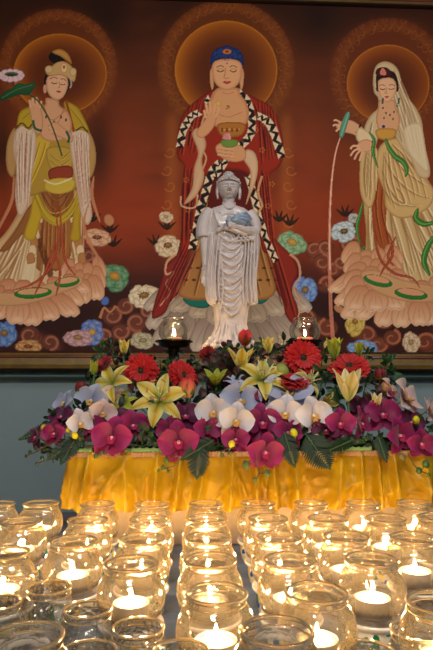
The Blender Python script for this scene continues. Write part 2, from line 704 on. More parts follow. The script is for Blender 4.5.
def halo(cx, cy, rx, ry, inner, ring, dark, glow):
    ell(cx, cy, rx + 1.2, ry + 1.2, dark, 0.8)
    ell(cx, cy, rx, ry, ring, 1)
    yy, xx = np.mgrid[0:H_, 0:W_]
    x = ((xx / SS + PX0) - cx) / rx
    y = ((yy / SS + PY0) - cy) / ry
    r = np.sqrt(x * x + y * y)
    ins = np.clip((1 - r) * rx * 1.5, 0, 1)
    t = np.clip((r - 0.35) / 0.65, 0, 1) ** 2.2
    shift = np.clip(0.62 + 0.38 * (-x * 0.8 + y * 0.1), 0, 1)
    t = (t * (0.35 + 0.65 * shift))[..., None]
    c = np.array(inner, np.float32) * (1 - t) + np.array(glow, np.float32) * t
    # a dark breath just inside, the disc reads as a bowl of light
    dk = (np.exp(-((r - 0.42) / 0.3) ** 2) * 0.35)[..., None]
    c = c * (1 - dk) + np.array(dark, np.float32) * dk
    a = ins[..., None]
    img[:] = img * (1 - a) + c * a
    pts = [(cx + rx * math.cos(t_), cy + ry * math.sin(t_)) for t_ in np.linspace(0, 2 * PI, 60)]
    line(pts, 1.6, mixc(glow, (240, 170, 70), .25), 0.55, n=2)


aura(58, 68, 46, 58, 34, (112, 52, 20), 1)
aura(226, 68, 54, 67, 38, (112, 54, 20), 2)
aura(388, 76, 43, 57, 32, (104, 46, 19), 3)
halo(60, 74, 46.5, 40, (112, 50, 18), (176, 92, 22), (64, 26, 12), (186, 104, 24))
halo(226, 70, 51, 49, (108, 48, 18), (180, 96, 22), (62, 26, 12), (190, 108, 24))
halo(388, 84, 41, 39, (106, 46, 18), (170, 88, 24), (62, 26, 12), (170, 90, 24))
# light that runs down both sides of the middle figure, with curls in it
for sx, xs in ((-1, 173), (1, 285)):
    for y in range(120, 262, 9):
        soft(xs + sx * 1, y, 7, 9, (176, 98, 40), 0.34)
    for k, y in enumerate((152, 170, 186, 204, 222, 238)):
        x = xs + sx * (3 + 3 * (k % 2))
        pts = [(x + sx * 6 * (1 - t * .7) * math.cos(0.5 + t * 6), y + 6 * (1 - t * .7) * math.sin(0.5 + t * 6)) for t in np.linspace(0, 1, 10)]
        line(pts, 1.5, (190, 112, 52), 0.55, w1=.5, n=3)

# ---------------------------------------------------------------- scattered blossoms and curled clouds
CR = (208, 176, 140)
for (x, y, r, t) in ((98, 240, 7, 1), (112, 316, 9, 1), (126, 306, 8, -1), (137, 322, 9, 1), (148, 312, 7, -1), (120, 332, 8, 1), (140, 338, 7, -1), (105, 336, 7, 1),
                     (88, 255, 7, -1), (30, 335, 9, 1), (50, 342, 8, -1), (-6, 300, 10, 1), (-25, 320, 12, 1), (-20, 340, 10, -1)):
    scroll(x, y, r, (142, 80, 62), t, 2.8, rng.uniform(0, 6))
for (x, y, r, t) in ((314, 250, 8, -1), (326, 247, 7, 1), (322, 262, 8, 1), (334, 270, 7, -1), (328, 283, 7, 1), (341, 262, 6, 1), (350, 245, 9, -1), (349, 300, 8, 1),
                     (307, 318, 9, 1), (328, 328, 9, -1), (367, 335, 9, 1), (385, 320, 9, -1), (378, 345, 8, 1), (392, 338, 8, 1), (425, 342, 9, -1),
                     (450, 330, 12, 1), (470, 340, 11, -1), (300, 335, 7, 1)):
    scroll(x, y, r, (150, 80, 56), t, 2.8, rng.uniform(0, 6))
for (x, y, s) in ((110, 233, 1), (113, 247, 1), (92, 222, -1), (167, 230, -1), (156, 246, 1), (345, 217, 1), (350, 232, -1), (279, 222, 1), (290, 226, -1)):
    for k in range(4):
        a = -PI / 2 + (k - 1.5) * 0.55
        fill([(x, y), (x + 5 * math.cos(a - .3), y + 5 * math.sin(a - .3)), (x + 13 * math.cos(a), y + 13 * math.sin(a)), (x + 5 * math.cos(a + .3), y + 5 * math.sin(a + .3))],
             (38, 26, 18), 0.85, n=3)
bloom(97, 238, 15, 9, (206, 150, 110), (150, 92, 66), (120, 62, 40), 8, 8)
ell(109, 220, 5, 6, (190, 128, 88), 1, -20, edge=(150, 84, 50), ew=1.4)
bloom(114, 277, 16, 14, (78, 124, 88), (34, 78, 56), (188, 134, 46), 8, 25, light=(136, 172, 130), corer=.36)
bloom(92, 333, 13, 13, (92, 112, 172), (46, 60, 124), (190, 150, 60), 8, 0, light=(150, 164, 206))
bloom(78, 338, 15, 9, (176, 132, 136), (128, 84, 98), (150, 110, 70), 9, 5, light=(214, 176, 172))
bloom(4, 334, 13, 14, (76, 112, 172), (40, 62, 120), (130, 100, 60), 8, 0, light=(140, 164, 208))
bloom(28, 347, 14, 8, (184, 124, 66), (124, 72, 34), (120, 64, 28), 8, 0)
bloom(144, 296, 15, 12, (214, 190, 154), (160, 128, 98), (132, 98, 52), 8, -15, light=(238, 222, 196), corer=.36)
bloom(168, 246, 13, 11, (206, 176, 138), (150, 112, 82), (128, 84, 44), 8, -10, light=(234, 212, 182), corer=.36)
bloom(166, 217, 7, 6, (214, 186, 152), (160, 122, 90), (190, 150, 110), 6, 0)
bloom(143, 341, 13, 9, (172, 160, 128), (112, 100, 78), (150, 134, 90), 8, 0, light=(206, 196, 168))
ell(105, 301, 4, 4.5, (84, 112, 178), 1, 20, edge=(44, 60, 120), ew=1.2)
line([(100, 318), (104, 308), (110, 312), (116, 306)], 3, (196, 132, 92), 0.9, w1=1)
bloom(292, 243, 15, 12, (116, 152, 110), (52, 96, 66), (188, 142, 62), 8, 15, light=(170, 192, 150), corer=.36)
bloom(304, 291, 13, 16, (90, 124, 184), (48, 72, 136), (124, 96, 66), 9, 40, light=(150, 176, 214), corer=.30)
bloom(271, 262, 9, 10, (206, 182, 142), (150, 116, 84), (176, 140, 96), 7, 30)
bloom(277, 332, 16, 15, (196, 166, 134), (140, 108, 84), (166, 124, 88), 8, 20, light=(224, 200, 170))
bloom(344, 232, 13, 11, (172, 184, 186), (104, 120, 130), (110, 70, 40), 9, -5, light=(216, 222, 218), corer=.34)
bloom(354, 218, 6, 5, (186, 188, 180), (120, 124, 124), (160, 150, 120), 6, 0)
bloom(355, 322, 10, 14, (198, 164, 78), (140, 104, 40), (150, 108, 40), 7, 10, light=(222, 196, 112))
bloom(411, 343, 9, 11, (204, 170, 132), (150, 108, 80), (176, 126, 84), 8, 0, light=(228, 206, 174))
bloom(363, 348, 16, 8, (104, 140, 190), (58, 86, 140), (178, 142, 84), 9, 0, light=(160, 184, 214))
ell(339, 309, 5.5, 3.6, (188, 128, 88), 1, 35, edge=(140, 84, 52), ew=1.2)
bloom(330, 345, 7, 6, (206, 172, 96), (150, 110, 50), (150, 110, 40), 7, 0)

# ---------------------------------------------------------------- left figure
# skirt
fill([(-30, 300), (-22, 262), (6, 232), (22, 205), (30, 190), (78, 190), (84, 214), (82, 240), (84, 262), (80, 284), (58, 286), (42, 292), (18, 296), (-6, 300)],
     (196, 150, 100), col2=(220, 190, 146), edge=(150, 96, 56), ew=3)
pleats([(24, 216), (36, 216)], [(-28, 298), (0, 298), (34, 292)], 16, (160, 112, 74), (244, 222, 186), 1.5, .5)
pleats([(66, 214), (84, 220)], [(58, 284), (84, 280)], 7, (160, 112, 74), (244, 222, 186), 1.3, .5)
fill([(0, 250), (14, 232), (30, 205), (38, 206), (40, 240), (50, 272), (36, 268), (32, 250), (24, 234), (8, 250)], (146, 88, 44), 0.9, edge=(96, 52, 28))
fill([(37, 206), (72, 204), (72, 246), (68, 262), (60, 270), (50, 268), (42, 244)], (162, 98, 50), 0.95, edge=(110, 58, 30), ew=3)
folds([[(28, 225), (14, 262), (-8, 296)], [(34, 240), (26, 268), (12, 295)], [(24, 240), (6, 266), (-18, 292)], [(42, 262), (40, 278), (34, 292)],
       [(20, 250), (10, 275), (0, 297)], [(32, 250), (32, 272), (24, 292)], [(70, 240), (74, 262), (70, 282)], [(78, 236), (80, 262), (78, 280)]],
      (162, 116, 74), (240, 216, 176), 2.2, .6)
fill([(36, 268), (36, 240), (31, 236), (24, 262), (20, 285), (32, 287)], (226, 204, 164), 0.9, edge=(190, 150, 106))
for k in range(6):
    fill([(36 + k * 2.2, 240 + k * 6), (42 + k * 2.0, 238 + k * 6), (43 + k * 2, 246 + k * 6), (38 + k * 2, 247 + k * 6)], (100, 54, 28), 0.8, n=3)
pleats([(42, 214), (70, 214)], [(40, 262), (70, 264)], 8, (104, 56, 30), (200, 138, 80), 1.2, .55)
for sx in (-1, 1):
    for k in range(7):
        x_, y_ = 56 + sx * (16 + 1.6 * k), 210 + k * 8
        fill([(x_ - 3, y_ - 4), (x_ + 3, y_ - 5), (x_ + 4.5, y_ + 4), (x_ + sx * 2, y_ + 6), (x_ - 3.5, y_ + 4)], (224, 196, 150) if k % 2 else (182, 120, 70), .95, n=3, edge=(130, 80, 48), ew=1)
# hanging brown panels
for k, x in enumerate((42, 49, 56, 63, 70)):
    fill([(x - 4, 188), (x + 3, 188), (x + 4, 212), (x, 218), (x - 4, 212)], (158, 96, 48) if k % 2 else (138, 78, 40), 1, edge=(90, 48, 26), ew=1.2)
# aprons
fill([(30, 176), (34, 196), (42, 216), (55, 226), (68, 220), (78, 206), (84, 190), (80, 184), (74, 200), (66, 212), (56, 217), (46, 209), (38, 192), (34, 176)],
     (190, 160, 44), edge=(140, 104, 24), ew=1.6)
fill([(34, 196), (30, 215), (24, 236), (34, 240), (40, 222), (42, 214)], (196, 160, 42), edge=(140, 104, 24))
fill([(74, 208), (72, 226), (70, 240), (80, 240), (80, 222), (82, 202)], (184, 148, 40), edge=(130, 96, 24))
folds([[(33, 190), (44, 214), (56, 222), (70, 214), (80, 194)], [(36, 186), (46, 209), (56, 213), (68, 206), (76, 190)]], (150, 112, 26), (224, 200, 96), 1.2)
folds([[(42, 192), (50, 206), (56, 209)], [(40, 182), (50, 197), (56, 200), (66, 194), (74, 184)], [(70, 192), (62, 206), (58, 208)]], (96, 52, 26), (186, 126, 66), 1.3)
# upper body
fill([(28, 128), (40, 116), (56, 110), (70, 118), (78, 134), (74, 160), (78, 186), (60, 194), (44, 192), (32, 196), (24, 190), (30, 162)], (176, 138, 52), edge=(120, 84, 30))
fill([(36, 138), (46, 134), (52, 138), (44, 160), (34, 182), (24, 196), (22, 186), (30, 164)], (206, 168, 54), edge=(150, 112, 30), ew=1.5)
fill([(46, 150), (58, 146), (72, 150), (72, 168), (60, 172), (50, 168)], (186, 150, 62), edge=(130, 92, 34))
folds([[(40, 142), (34, 162), (26, 188)], [(46, 142), (40, 162), (30, 184)], [(50, 154), (60, 160), (70, 152)], [(50, 160), (60, 166), (70, 160)]], (140, 100, 30), (230, 200, 100), 1.2)
fill([(49, 170), (60, 166), (72, 167), (72, 178), (62, 182), (50, 180)], (146, 60, 38), edge=(96, 34, 22))
fill([(46, 182), (58, 178), (74, 180), (72, 190), (58, 194), (46, 190)], (202, 170, 62), edge=(150, 116, 34), ew=1.2)
line([(44, 180), (56, 184), (72, 178)], 1.6, (226, 206, 160), .9)
# sleeves
fill([(15, 128), (8, 140), (6, 158), (8, 172), (14, 176), (18, 150)], (184, 140, 84), edge=(134, 92, 50))
fill([(86, 128), (94, 142), (96, 160), (92, 176), (86, 176), (84, 150)], (184, 140, 84), edge=(134, 92, 50))
fill([(16, 130), (28, 122), (36, 134), (36, 150), (32, 176), (30, 196), (26, 210), (19, 216), (15, 196), (16, 168), (13, 148)], (214, 184, 158), edge=(164, 122, 98), ew=2)
fill([(72, 130), (84, 124), (90, 140), (88, 168), (90, 196), (92, 216), (87, 225), (81, 214), (77, 190), (73, 166), (70, 146)], (214, 184, 158), edge=(164, 122, 98), ew=2)
for l in ([(22, 132), (19, 160), (20, 196)], [(27, 130), (25, 160), (25, 200)], [(81, 132), (82, 165), (86, 205)], [(77, 136), (77, 165), (82, 200)]):
    line(l, 1.1, (168, 60, 46), 0.85, taper=True)
folds([[(31, 134), (30, 160), (27, 190)], [(86, 138), (86, 170), (89, 210)], [(18, 140), (17, 170), (18, 200)]], (172, 132, 108), (240, 222, 200), 1.2)
pleats([(16, 134), (34, 130)], [(18, 210), (28, 206)], 5, (168, 126, 104), (244, 228, 210), 1.1, .5)
pleats([(72, 134), (90, 134)], [(82, 216), (92, 216)], 5, (168, 126, 104), (244, 228, 210), 1.1, .5)
# shawl on the shoulders
fill([(17, 128), (20, 112), (32, 106), (42, 103), (44, 112), (36, 122), (30, 130), (22, 126)], (186, 152, 40), edge=(126, 96, 22))
fill([(64, 102), (76, 106), (84, 118), (90, 134), (82, 130), (74, 130), (68, 118)], (186, 150, 42), edge=(126, 94, 22))
folds([[(22, 120), (32, 112), (42, 108)], [(70, 108), (80, 120), (86, 130)]], (140, 104, 24), (220, 186, 90), 1.2)
line([(66, 100), (70, 116), (74, 132)], 2.6, (150, 70, 34), 1)
line([(17, 127), (22, 123), (28, 128), (32, 124)], 1.6, (60, 36, 24), .8)
line([(76, 131), (82, 127), (88, 132)], 1.6, (60, 36, 24), .8)
# chest, neck
SK, SKD = (214, 156, 116), (158, 98, 66)
fill([(46, 98), (58, 100), (60, 106), (68, 112), (72, 126), (66, 138), (54, 142), (42, 138), (38, 124), (38, 110), (45, 105)], SK, edge=SKD, ew=2.5)
for l in ([(42, 108), (52, 120), (66, 110)], [(44, 106), (54, 128), (64, 108)]):
    line(l, 0.8, (170, 110, 60), 0.8)
for x, y in ((46, 117), (54, 122), (61, 117), (54, 130), (66, 120)):
    ell(x, y, 1, 1.8, (86, 60, 40), .9)
# hair and crown
ell(57, 82, 13, 17, (26, 20, 22), 1)
ell(57, 57, 8.5, 6.5, (24, 18, 20), 1)
fill([(52, 52), (60, 49), (68, 54), (72, 64), (66, 60), (60, 56)], (196, 140, 70), edge=(140, 84, 36))
# face
fill([(46.5, 80), (50, 75), (58, 73), (66, 76), (68, 84), (66, 92), (62, 98), (57, 100), (51, 97), (47, 90)], (226, 170, 132), edge=(176, 116, 82), ew=2)
ell(45, 89, 1.8, 4.5, (206, 146, 110), 1)
line([(44.6, 93), (44.6, 99), (45, 104)], 1.2, (150, 40, 34), .9)
line([(50, 79), (54, 77.3), (57.5, 78.6)], 0.8, (60, 36, 28), 0.8)
line([(60.5, 79.3), (63.5, 79), (66, 81)], 0.8, (60, 36, 28), 0.8)
line([(51, 82.2), (54, 83.6), (57, 83)], 1.0, (44, 26, 22), .95)
line([(60.5, 84), (63, 85), (65.5, 84)], 1.0, (44, 26, 22), .95)
line([(59, 82), (59.6, 86.5), (58, 88)], 0.8, (176, 112, 80), .9)
fill([(56, 91.2), (58.5, 90.6), (61.5, 91.6), (59, 93)], (176, 64, 54), 1, n=3)
fill([(46, 72), (52, 66), (58, 62), (66, 62), (73, 68), (76, 74), (74, 82), (68, 78), (60, 75), (50, 76)], (204, 160, 104), edge=(142, 92, 48), ew=1.6)
ell(64, 68, 3.4, 5, (230, 190, 136), 1, edge=(176, 96, 50), ew=1)
ell(49, 69.5, 4, 4, (212, 176, 122), 1, edge=(150, 104, 60), ew=1)
ell(73, 72, 3.5, 4.2, (214, 176, 122), 1, edge=(150, 104, 60), ew=1)
line([(70, 78), (71.5, 84), (70, 88)], 1.4, (190, 176, 166), .8)
ell(64, 67, 1.2, 2, (166, 60, 40), 1)
# hands and arms
fill([(29, 104), (33, 98), (35, 104), (38, 98), (40, 106), (42, 112), (43, 124), (40, 134), (34, 130), (31, 118)], SK, edge=SKD, ew=1.4)
for l in ([(31, 108), (29.5, 100)], [(34, 106), (32.6, 97.5)], [(37, 106), (36.4, 97)], [(39.5, 108), (41.5, 101)]):
    line(l, 2.1, (220, 164, 124), 1)
fill([(48, 126), (56, 122), (64, 128), (72, 134), (72, 142), (62, 138), (52, 134)], SK, edge=SKD, ew=1.4)
for l in ([(54, 126), (49, 123)], [(54, 129), (48, 127.5)], [(56, 132), (50, 132)]):
    line(l, 2.0, (220, 164, 124), 1)
line([(33, 120), (35, 128), (42, 131)], 2.6, (30, 92, 66), 1)
line([(66, 131), (69, 137), (68, 143)], 2.6, (30, 92, 66), 1)
line([(26, 93), (38, 101), (49, 119), (57, 140), (62, 156)], 1.7, (34, 84, 50), 1)
fill([(-2, 101), (4, 92), (12, 88), (18, 83), (26, 84), (36, 82), (34, 88), (28, 95), (18, 95), (8, 99)], (44, 92, 52), col2=(30, 70, 42), edge=(24, 54, 34))
line([(2, 98), (16, 90), (32, 85)], 0.8, (90, 134, 80), .7)
for i in range(11):
    a = 2 * PI * i / 11
    ell(11.5 + 9.5 * math.cos(a), 75.5 + 3.8 * math.sin(a), 3.6, 3, (224, 190, 192), 1, edge=(184, 132, 142), ew=1)
ell(11.5, 74, 7, 2.2, (46, 66, 40), 1)
line([(5, 73.6), (11, 72.6), (18, 73.8)], 0.8, (140, 150, 90), .8)
# lotus seat with sandals and ribbons
lotus_base(84, 282, 18, 26, (206, 140, 100), (160, 92, 62), (232, 184, 146), 6)
lotus_base(24, 300, 50, 26, (204, 136, 96), (156, 88, 58), (234, 186, 148), 9)
fill([(-30, 300), (-10, 292), (20, 292), (46, 284), (78, 276), (82, 284), (60, 294), (30, 304), (0, 306)], (206, 158, 112), .9, edge=(160, 104, 70))
for (cx, cy, rx, ry, an) in ((33, 293, 19, 5.6, -4), (67, 282, 13, 5.2, -8)):
    ell(cx, cy, rx, ry, (44, 122, 50), 1, an, edge=(22, 74, 32), ew=1.2)
    ell(cx, cy - 1.6, rx * .8, ry * .55, (214, 160, 116), 1, an)
for l in ([(55, 205), (58, 240), (50, 268), (32, 284), (13, 290)], [(60, 206), (62, 240), (66, 262), (76, 276)], [(56, 240), (46, 270), (34, 296)], [(54, 250), (60, 272), (56, 296)]):
    line(l, 2.6, (158, 56, 36), .95, taper=True)
    line(l, 0.8, (206, 112, 80), .6, taper=True)
for l in ([(88, 205), (84, 222), (88, 240), (98, 258), (97, 264)], [(14, 176), (12, 200), (2, 222), (-8, 240)], [(94, 176), (92, 196), (100, 222)]):
    line(l, 3.2, (196, 128, 88), .9, taper=True)

# ---------------------------------------------------------------- middle figure
RED, REDD = (152, 40, 20), (72, 16, 10)
lotus_base(226, 322, 66, 36, (158, 136, 120), (100, 78, 70), (196, 176, 158), 11)
lotus_base(228, 300, 50, 24, (166, 142, 120), (104, 84, 70), (190, 168, 142), 9)
fill([(183, 298), (196, 291), (212, 300), (206, 308), (190, 306)], (30, 108, 92), 1, edge=(14, 64, 58))
fill([(250, 300), (258, 290), (270, 286), (272, 294), (262, 304)], (30, 108, 92), 1, edge=(14, 64, 58))
# trains
fill([(183, 236), (176, 256), (166, 266), (160, 285), (155, 300), (152, 318), (164, 314), (172, 300), (186, 286), (196, 268), (200, 240)], (138, 42, 36), edge=REDD, ew=2.5)
fill([(262, 225), (276, 240), (292, 256), (298, 272), (292, 290), (298, 308), (296, 326), (286, 316), (282, 300), (270, 280), (262, 262)], (140, 42, 30), edge=REDD, ew=2.5)
line([(176, 254), (167, 262), (166, 274), (174, 272), (166, 284), (170, 292), (160, 306)], 2.4, (214, 160, 124), .9, w1=1.2)
line([(290, 254), (298, 262), (300, 276), (294, 288), (300, 304), (298, 318)], 2.6, (206, 150, 116), .9, w1=1.2)
# under robe
fill([(196, 170), (228, 150), (258, 168), (264, 220), (274, 262), (276, 290), (262, 300), (228, 298), (192, 300), (176, 290), (186, 262), (194, 220)], (92, 22, 16), edge=(60, 16, 12), ew=3)
fill([(200, 226), (228, 214), (256, 226), (266, 240), (274, 262), (276, 290), (262, 300), (228, 298), (192, 300), (176, 290), (186, 262), (192, 240)], (150, 92, 44), col2=(176, 124, 70), edge=(110, 66, 32), ew=3)
folds([[(206, 200), (198, 240), (184, 286)], [(212, 220), (204, 256), (194, 296)], [(252, 200), (258, 240), (270, 286)], [(246, 220), (252, 256), (260, 296)], [(200, 230), (192, 262), (182, 280)]],
      (104, 60, 28), (204, 150, 86), 2, .6)
for y, a in ((268, 0), (280, 4)):
    for x in (182, 190, 198, 256, 264, 272):
        ell(x + a, y, 2.2, 1.4, (60, 30, 18), .7)
# robe body
fill([(208, 92), (222, 88), (236, 88), (256, 98), (270, 106), (279, 122), (284, 150), (280, 166), (270, 176), (268, 200), (274, 236), (276, 250), (262, 250), (258, 206), (250, 176),
      (228, 170), (206, 176), (196, 206), (192, 250), (180, 256), (182, 220), (181, 196), (184, 168), (177, 156), (178, 130), (184, 112), (194, 102)],
     RED, edge=REDD, ew=3)
folds([[(186, 116), (182, 136), (182, 154)], [(192, 168), (188, 196), (187, 240)], [(198, 110), (192, 124), (188, 146)], [(262, 110), (272, 130), (276, 156)],
       [(262, 170), (264, 200), (268, 240)], [(270, 112), (278, 136), (280, 156)], [(198, 172), (192, 198), (190, 226)], [(256, 172), (258, 200), (266, 226)], [(254, 104), (262, 128), (266, 150)]],
      (74, 16, 12), (186, 66, 38), 2.0, .7)
pleats([(184, 168), (204, 172)], [(182, 250), (194, 250)], 6, (70, 14, 12), (196, 72, 40), 1.6, .6)
pleats([(252, 176), (270, 172)], [(262, 250), (276, 248)], 6, (70, 14, 12), (196, 72, 40), 1.6, .6)
pleats([(190, 104), (206, 98)], [(178, 156), (194, 160)], 5, (74, 16, 12), (190, 70, 40), 1.5, .55)
pleats([(258, 100), (276, 112)], [(262, 168), (284, 160)], 6, (74, 16, 12), (190, 70, 40), 1.5, .55)
pleats([(186, 244), (200, 248)], [(154, 312), (176, 300)], 6, (72, 18, 18), (176, 64, 52), 1.6, .55)
pleats([(262, 236), (276, 244)], [(284, 312), (298, 320)], 6, (72, 18, 16), (180, 64, 46), 1.6, .55)
for x, y in ((190, 128), (186, 180), (272, 184), (200, 150), (262, 150), (188, 210), (268, 206), (192, 232), (256, 130), (266, 124)):
    for a in range(5):
        ell(x + 2.1 * math.cos(a * 1.256), y + 2.1 * math.sin(a * 1.256), 0.9, 0.9, (196, 120, 56), .6)


def patch_band(path, w, n, lw=(222, 190, 156)):
    """dark border with pale patches along both sides, as on the patched robe"""
    P = spline(path, 10)
    w0 = w
    line(path, w, (34, 22, 24), 1)
    m = len(P) - 1
    for i in range(n):
        t = (i + .5) / n * m
        k = int(t)
        p = P[k]
        d = P[min(k + 1, m)] - P[max(k - 1, 0)]
        d = d / (np.linalg.norm(d) + 1e-6)
        q = np.array((-d[1], d[0]))
        s = 1 if i % 2 else -1
        L = m and np.linalg.norm(P[min(k + 3, m)] - p) * .42 + 1.2
        L *= rng.uniform(.75, 1.25)
        w = w0 * rng.uniform(.85, 1.2)
        fill([p + q * s * w * .55 - d * L * 1.0, p + q * s * w * .55 + d * L, p - q * s * w * .05], lw, 1, smooth=False)
        if i % 3 == 0:
            ell(p[0] - q[0] * s * w * .25, p[1] - q[1] * s * w * .25, .9, .9, (60, 120, 90), .8)


line([(214, 92), (206, 112), (200, 132), (203, 150), (206, 160), (198, 182), (196, 206), (182, 206), (181, 196)], 1.6, (214, 170, 130), .85)
patch_band([(199, 112), (190, 118), (184, 130), (179, 148)], 6.5, 12)
patch_band([(206, 98), (210, 108), (208, 120)], 5, 6)
patch_band([(238, 92), (248, 104), (252, 122), (250, 136), (238, 148)], 7, 14)
patch_band([(258, 116), (268, 122), (276, 138), (282, 158)], 7, 12)
patch_band([(222, 162), (212, 172), (206, 192), (200, 212), (196, 232), (192, 250)], 7, 18)
patch_band([(248, 176), (254, 196), (260, 220), (268, 244), (276, 262)], 5.5, 18)
patch_band([(232, 148), (224, 164), (214, 178)], 5, 8)
# cuffs with wavy pale lining
fill([(246, 150), (254, 152), (258, 164), (256, 180), (250, 196), (246, 204), (250, 184), (250, 170), (244, 160)], (216, 176, 138), edge=(166, 112, 76))
fill([(192, 134), (198, 128), (204, 136), (206, 146), (202, 160), (204, 178), (196, 196), (184, 204), (192, 188), (194, 168), (198, 152)], (214, 172, 132), .95, edge=(160, 104, 70))
line([(262, 176), (258, 192), (262, 206), (256, 216), (262, 228)], 2.2, (210, 160, 110), .85)
# chest and neck
fill([(218, 88), (238, 88), (240, 94), (246, 102), (249, 114), (246, 124), (236, 128), (220, 128), (210, 122), (207, 110), (211, 98)], (216, 152, 104), edge=(160, 96, 58), ew=3)
line([(214, 112), (228, 117), (242, 112)], .8, (170, 106, 66), .6)
line([(222, 92), (227.5, 94), (234, 92)], .7, (170, 106, 66), .6)
line([(226, 106), (229, 106), (229, 108.5)], .9, (110, 66, 22), .9)
line([(229, 106), (227, 108.6), (225.6, 108.6)], .9, (110, 66, 22), .9)
fill([(218, 124), (238, 122), (246, 126), (240, 136), (222, 136)], (178, 110, 44), edge=(120, 62, 26))
line([(220, 130), (240, 129)], 1, (222, 168, 84), .9)
for x in (222, 227, 232, 237):
    ell(x, 130, 1.4, 2, (120, 52, 30), .8)
# head
for sx in (-1, 1):
    fill([(226.8 + sx * 14, 68), (226.8 + sx * 17, 72), (226.8 + sx * 16.6, 84), (226.8 + sx * 14.6, 90), (226.8 + sx * 13, 84)], (212, 150, 106), edge=(160, 98, 64), ew=1, n=4)
fill([(212.5, 64), (218, 60), (227, 59), (236, 60), (241.5, 64), (241.6, 76), (238, 84), (232, 89), (227, 90.4), (222, 89), (216, 84), (212.6, 76)], (222, 162, 116), edge=(172, 106, 70), ew=2.5)
fill([(210.6, 66), (211, 56), (216, 49), (222, 47), (227, 45), (232, 47), (238, 49), (243, 56), (243.6, 66), (238, 60.5), (227, 58.5), (216, 60.5)], (30, 50, 104), edge=(14, 24, 58), ew=2)
for i in range(46):
    a, q = rng.uniform(0, 2 * PI), math.sqrt(rng.rand())
    x, y = 227 + 14 * q * math.cos(a), 54 + 6.5 * q * math.sin(a)
    ell(x, y, .8, .7, (58, 84, 146), .5)
ell(227, 51.6, 4.6, 2.6, (196, 120, 52), 1, edge=(120, 60, 30), ew=1)
ell(227, 51.6, 2.2, 1.2, (150, 40, 30), 1)
for sx in (-1, 1):
    line([(226.8 + sx * 3, 67.2), (226.8 + sx * 6, 65.6), (226.8 + sx * 10.5, 67.4)], .9, (80, 48, 36), .9)
    line([(226.8 + sx * 3, 70.4), (226.8 + sx * 6.5, 71.9), (226.8 + sx * 10, 70.3)], 1.1, (50, 30, 26), .95)
    line([(226.8 + sx * 3.4, 69.4), (226.8 + sx * 6.5, 68.8), (226.8 + sx * 9.8, 69.4)], .6, (150, 92, 62), .7)
line([(225.2, 68), (225, 74), (224, 77.4), (226.6, 78.6), (229.4, 77.6)], .8, (176, 108, 72), .9)
fill([(222.4, 82), (225, 81), (227, 81.5), (229, 81), (231.4, 82), (227, 84.2)], (182, 66, 54), 1, n=3)
ell(227, 63.4, .9, .9, (190, 70, 50), 1)
# raised hand
fill([(206, 118), (207, 110), (212, 112), (217, 114), (215, 124), (210, 132), (202, 138), (196, 134), (200, 126)], (218, 154, 108), edge=(164, 98, 62), ew=1.4)
for l in ([(208, 114), (206, 103.5)], [(210.8, 113), (209.8, 101.5)], [(213.5, 114), (215.4, 105), (217.6, 104)], [(206, 118), (204, 110)], [(215.4, 117), (218.6, 110), (217.8, 105.4)]):
    line(l, 2.4, (224, 162, 116), 1)
ell(218.4, 103.4, 2.6, 2.6, (224, 180, 80), .9, edge=(150, 96, 40), ew=.8)
# bowl hand
fill([(216, 146), (224, 142), (236, 144), (244, 148), (246, 158), (236, 162), (224, 159), (217, 153)], (214, 152, 106), edge=(160, 96, 60), ew=1.6)
for y in (149, 152.4, 155.8):
    line([(234, y + 1), (224, y), (217.5, y - 1.6)], 2.4, (220, 160, 114), 1)
    line([(234, y + 2.2), (224, y + 1.3), (218, y - .2)], .5, (150, 90, 60), .7)
fill([(221, 141), (229, 139), (238, 141), (236, 146), (229, 147.6), (223, 146)], (108, 142, 56), edge=(54, 86, 34), ew=1.2)
for x, c in ((225, (206, 120, 120)), (228.5, (224, 150, 146)), (226.6, (214, 134, 130))):
    fill([(x - 2.4, 139), (x - 1.8, 135.4), (x, 133), (x + 1.8, 135.4), (x + 2.4, 139)], c, 1, n=3)

# ---------------------------------------------------------------- right figure
CRM, CRD, CRL = (206, 172, 120), (150, 110, 64), (232, 208, 162)
fill([(364, 200), (372, 170), (400, 160), (428, 180), (446, 220), (470, 262), (480, 290), (440, 290), (420, 286), (396, 282), (376, 272), (366, 262), (366, 230)], CRM, edge=CRD, ew=3)
folds([[(396, 200), (408, 236), (436, 276)], [(404, 200), (424, 236), (456, 280)], [(390, 210), (396, 240), (412, 274)], [(412, 206), (438, 240), (470, 278)], [(384, 220), (386, 246), (396, 268)],
       [(372, 220), (370, 246), (374, 266)], [(420, 214), (446, 246), (476, 276)]], (160, 118, 68), (238, 216, 170), 2.4, .6)
pleats([(368, 206), (428, 200)], [(366, 262), (396, 280), (440, 288), (480, 290)], 22, (156, 112, 64), (244, 224, 184), 1.6, .55)
fill([(374, 176), (384, 172), (388, 196), (386, 222), (392, 250), (398, 262), (388, 262), (378, 244), (372, 216)], (160, 76, 36), .95, edge=(104, 44, 22), ew=2)
folds([[(378, 182), (376, 210), (382, 244)], [(383, 182), (382, 212), (390, 246)]], (100, 40, 20), (200, 116, 60), 1.4)
fill([(360, 160), (363, 146), (372, 142), (380, 160), (376, 190), (372, 206), (366, 206), (360, 190)], (206, 170, 112), edge=(150, 106, 60), ew=2)
folds([[(367, 150), (364, 172), (366, 198)], [(372, 150), (370, 174), (370, 200)]], (150, 108, 62), (232, 206, 156), 1.4)
fill([(380, 146), (396, 138), (412, 150), (424, 176), (434, 190), (430, 206), (414, 216), (398, 218), (386, 208), (384, 192), (376, 168)], (206, 168, 108), edge=(142, 98, 54), ew=2.5)
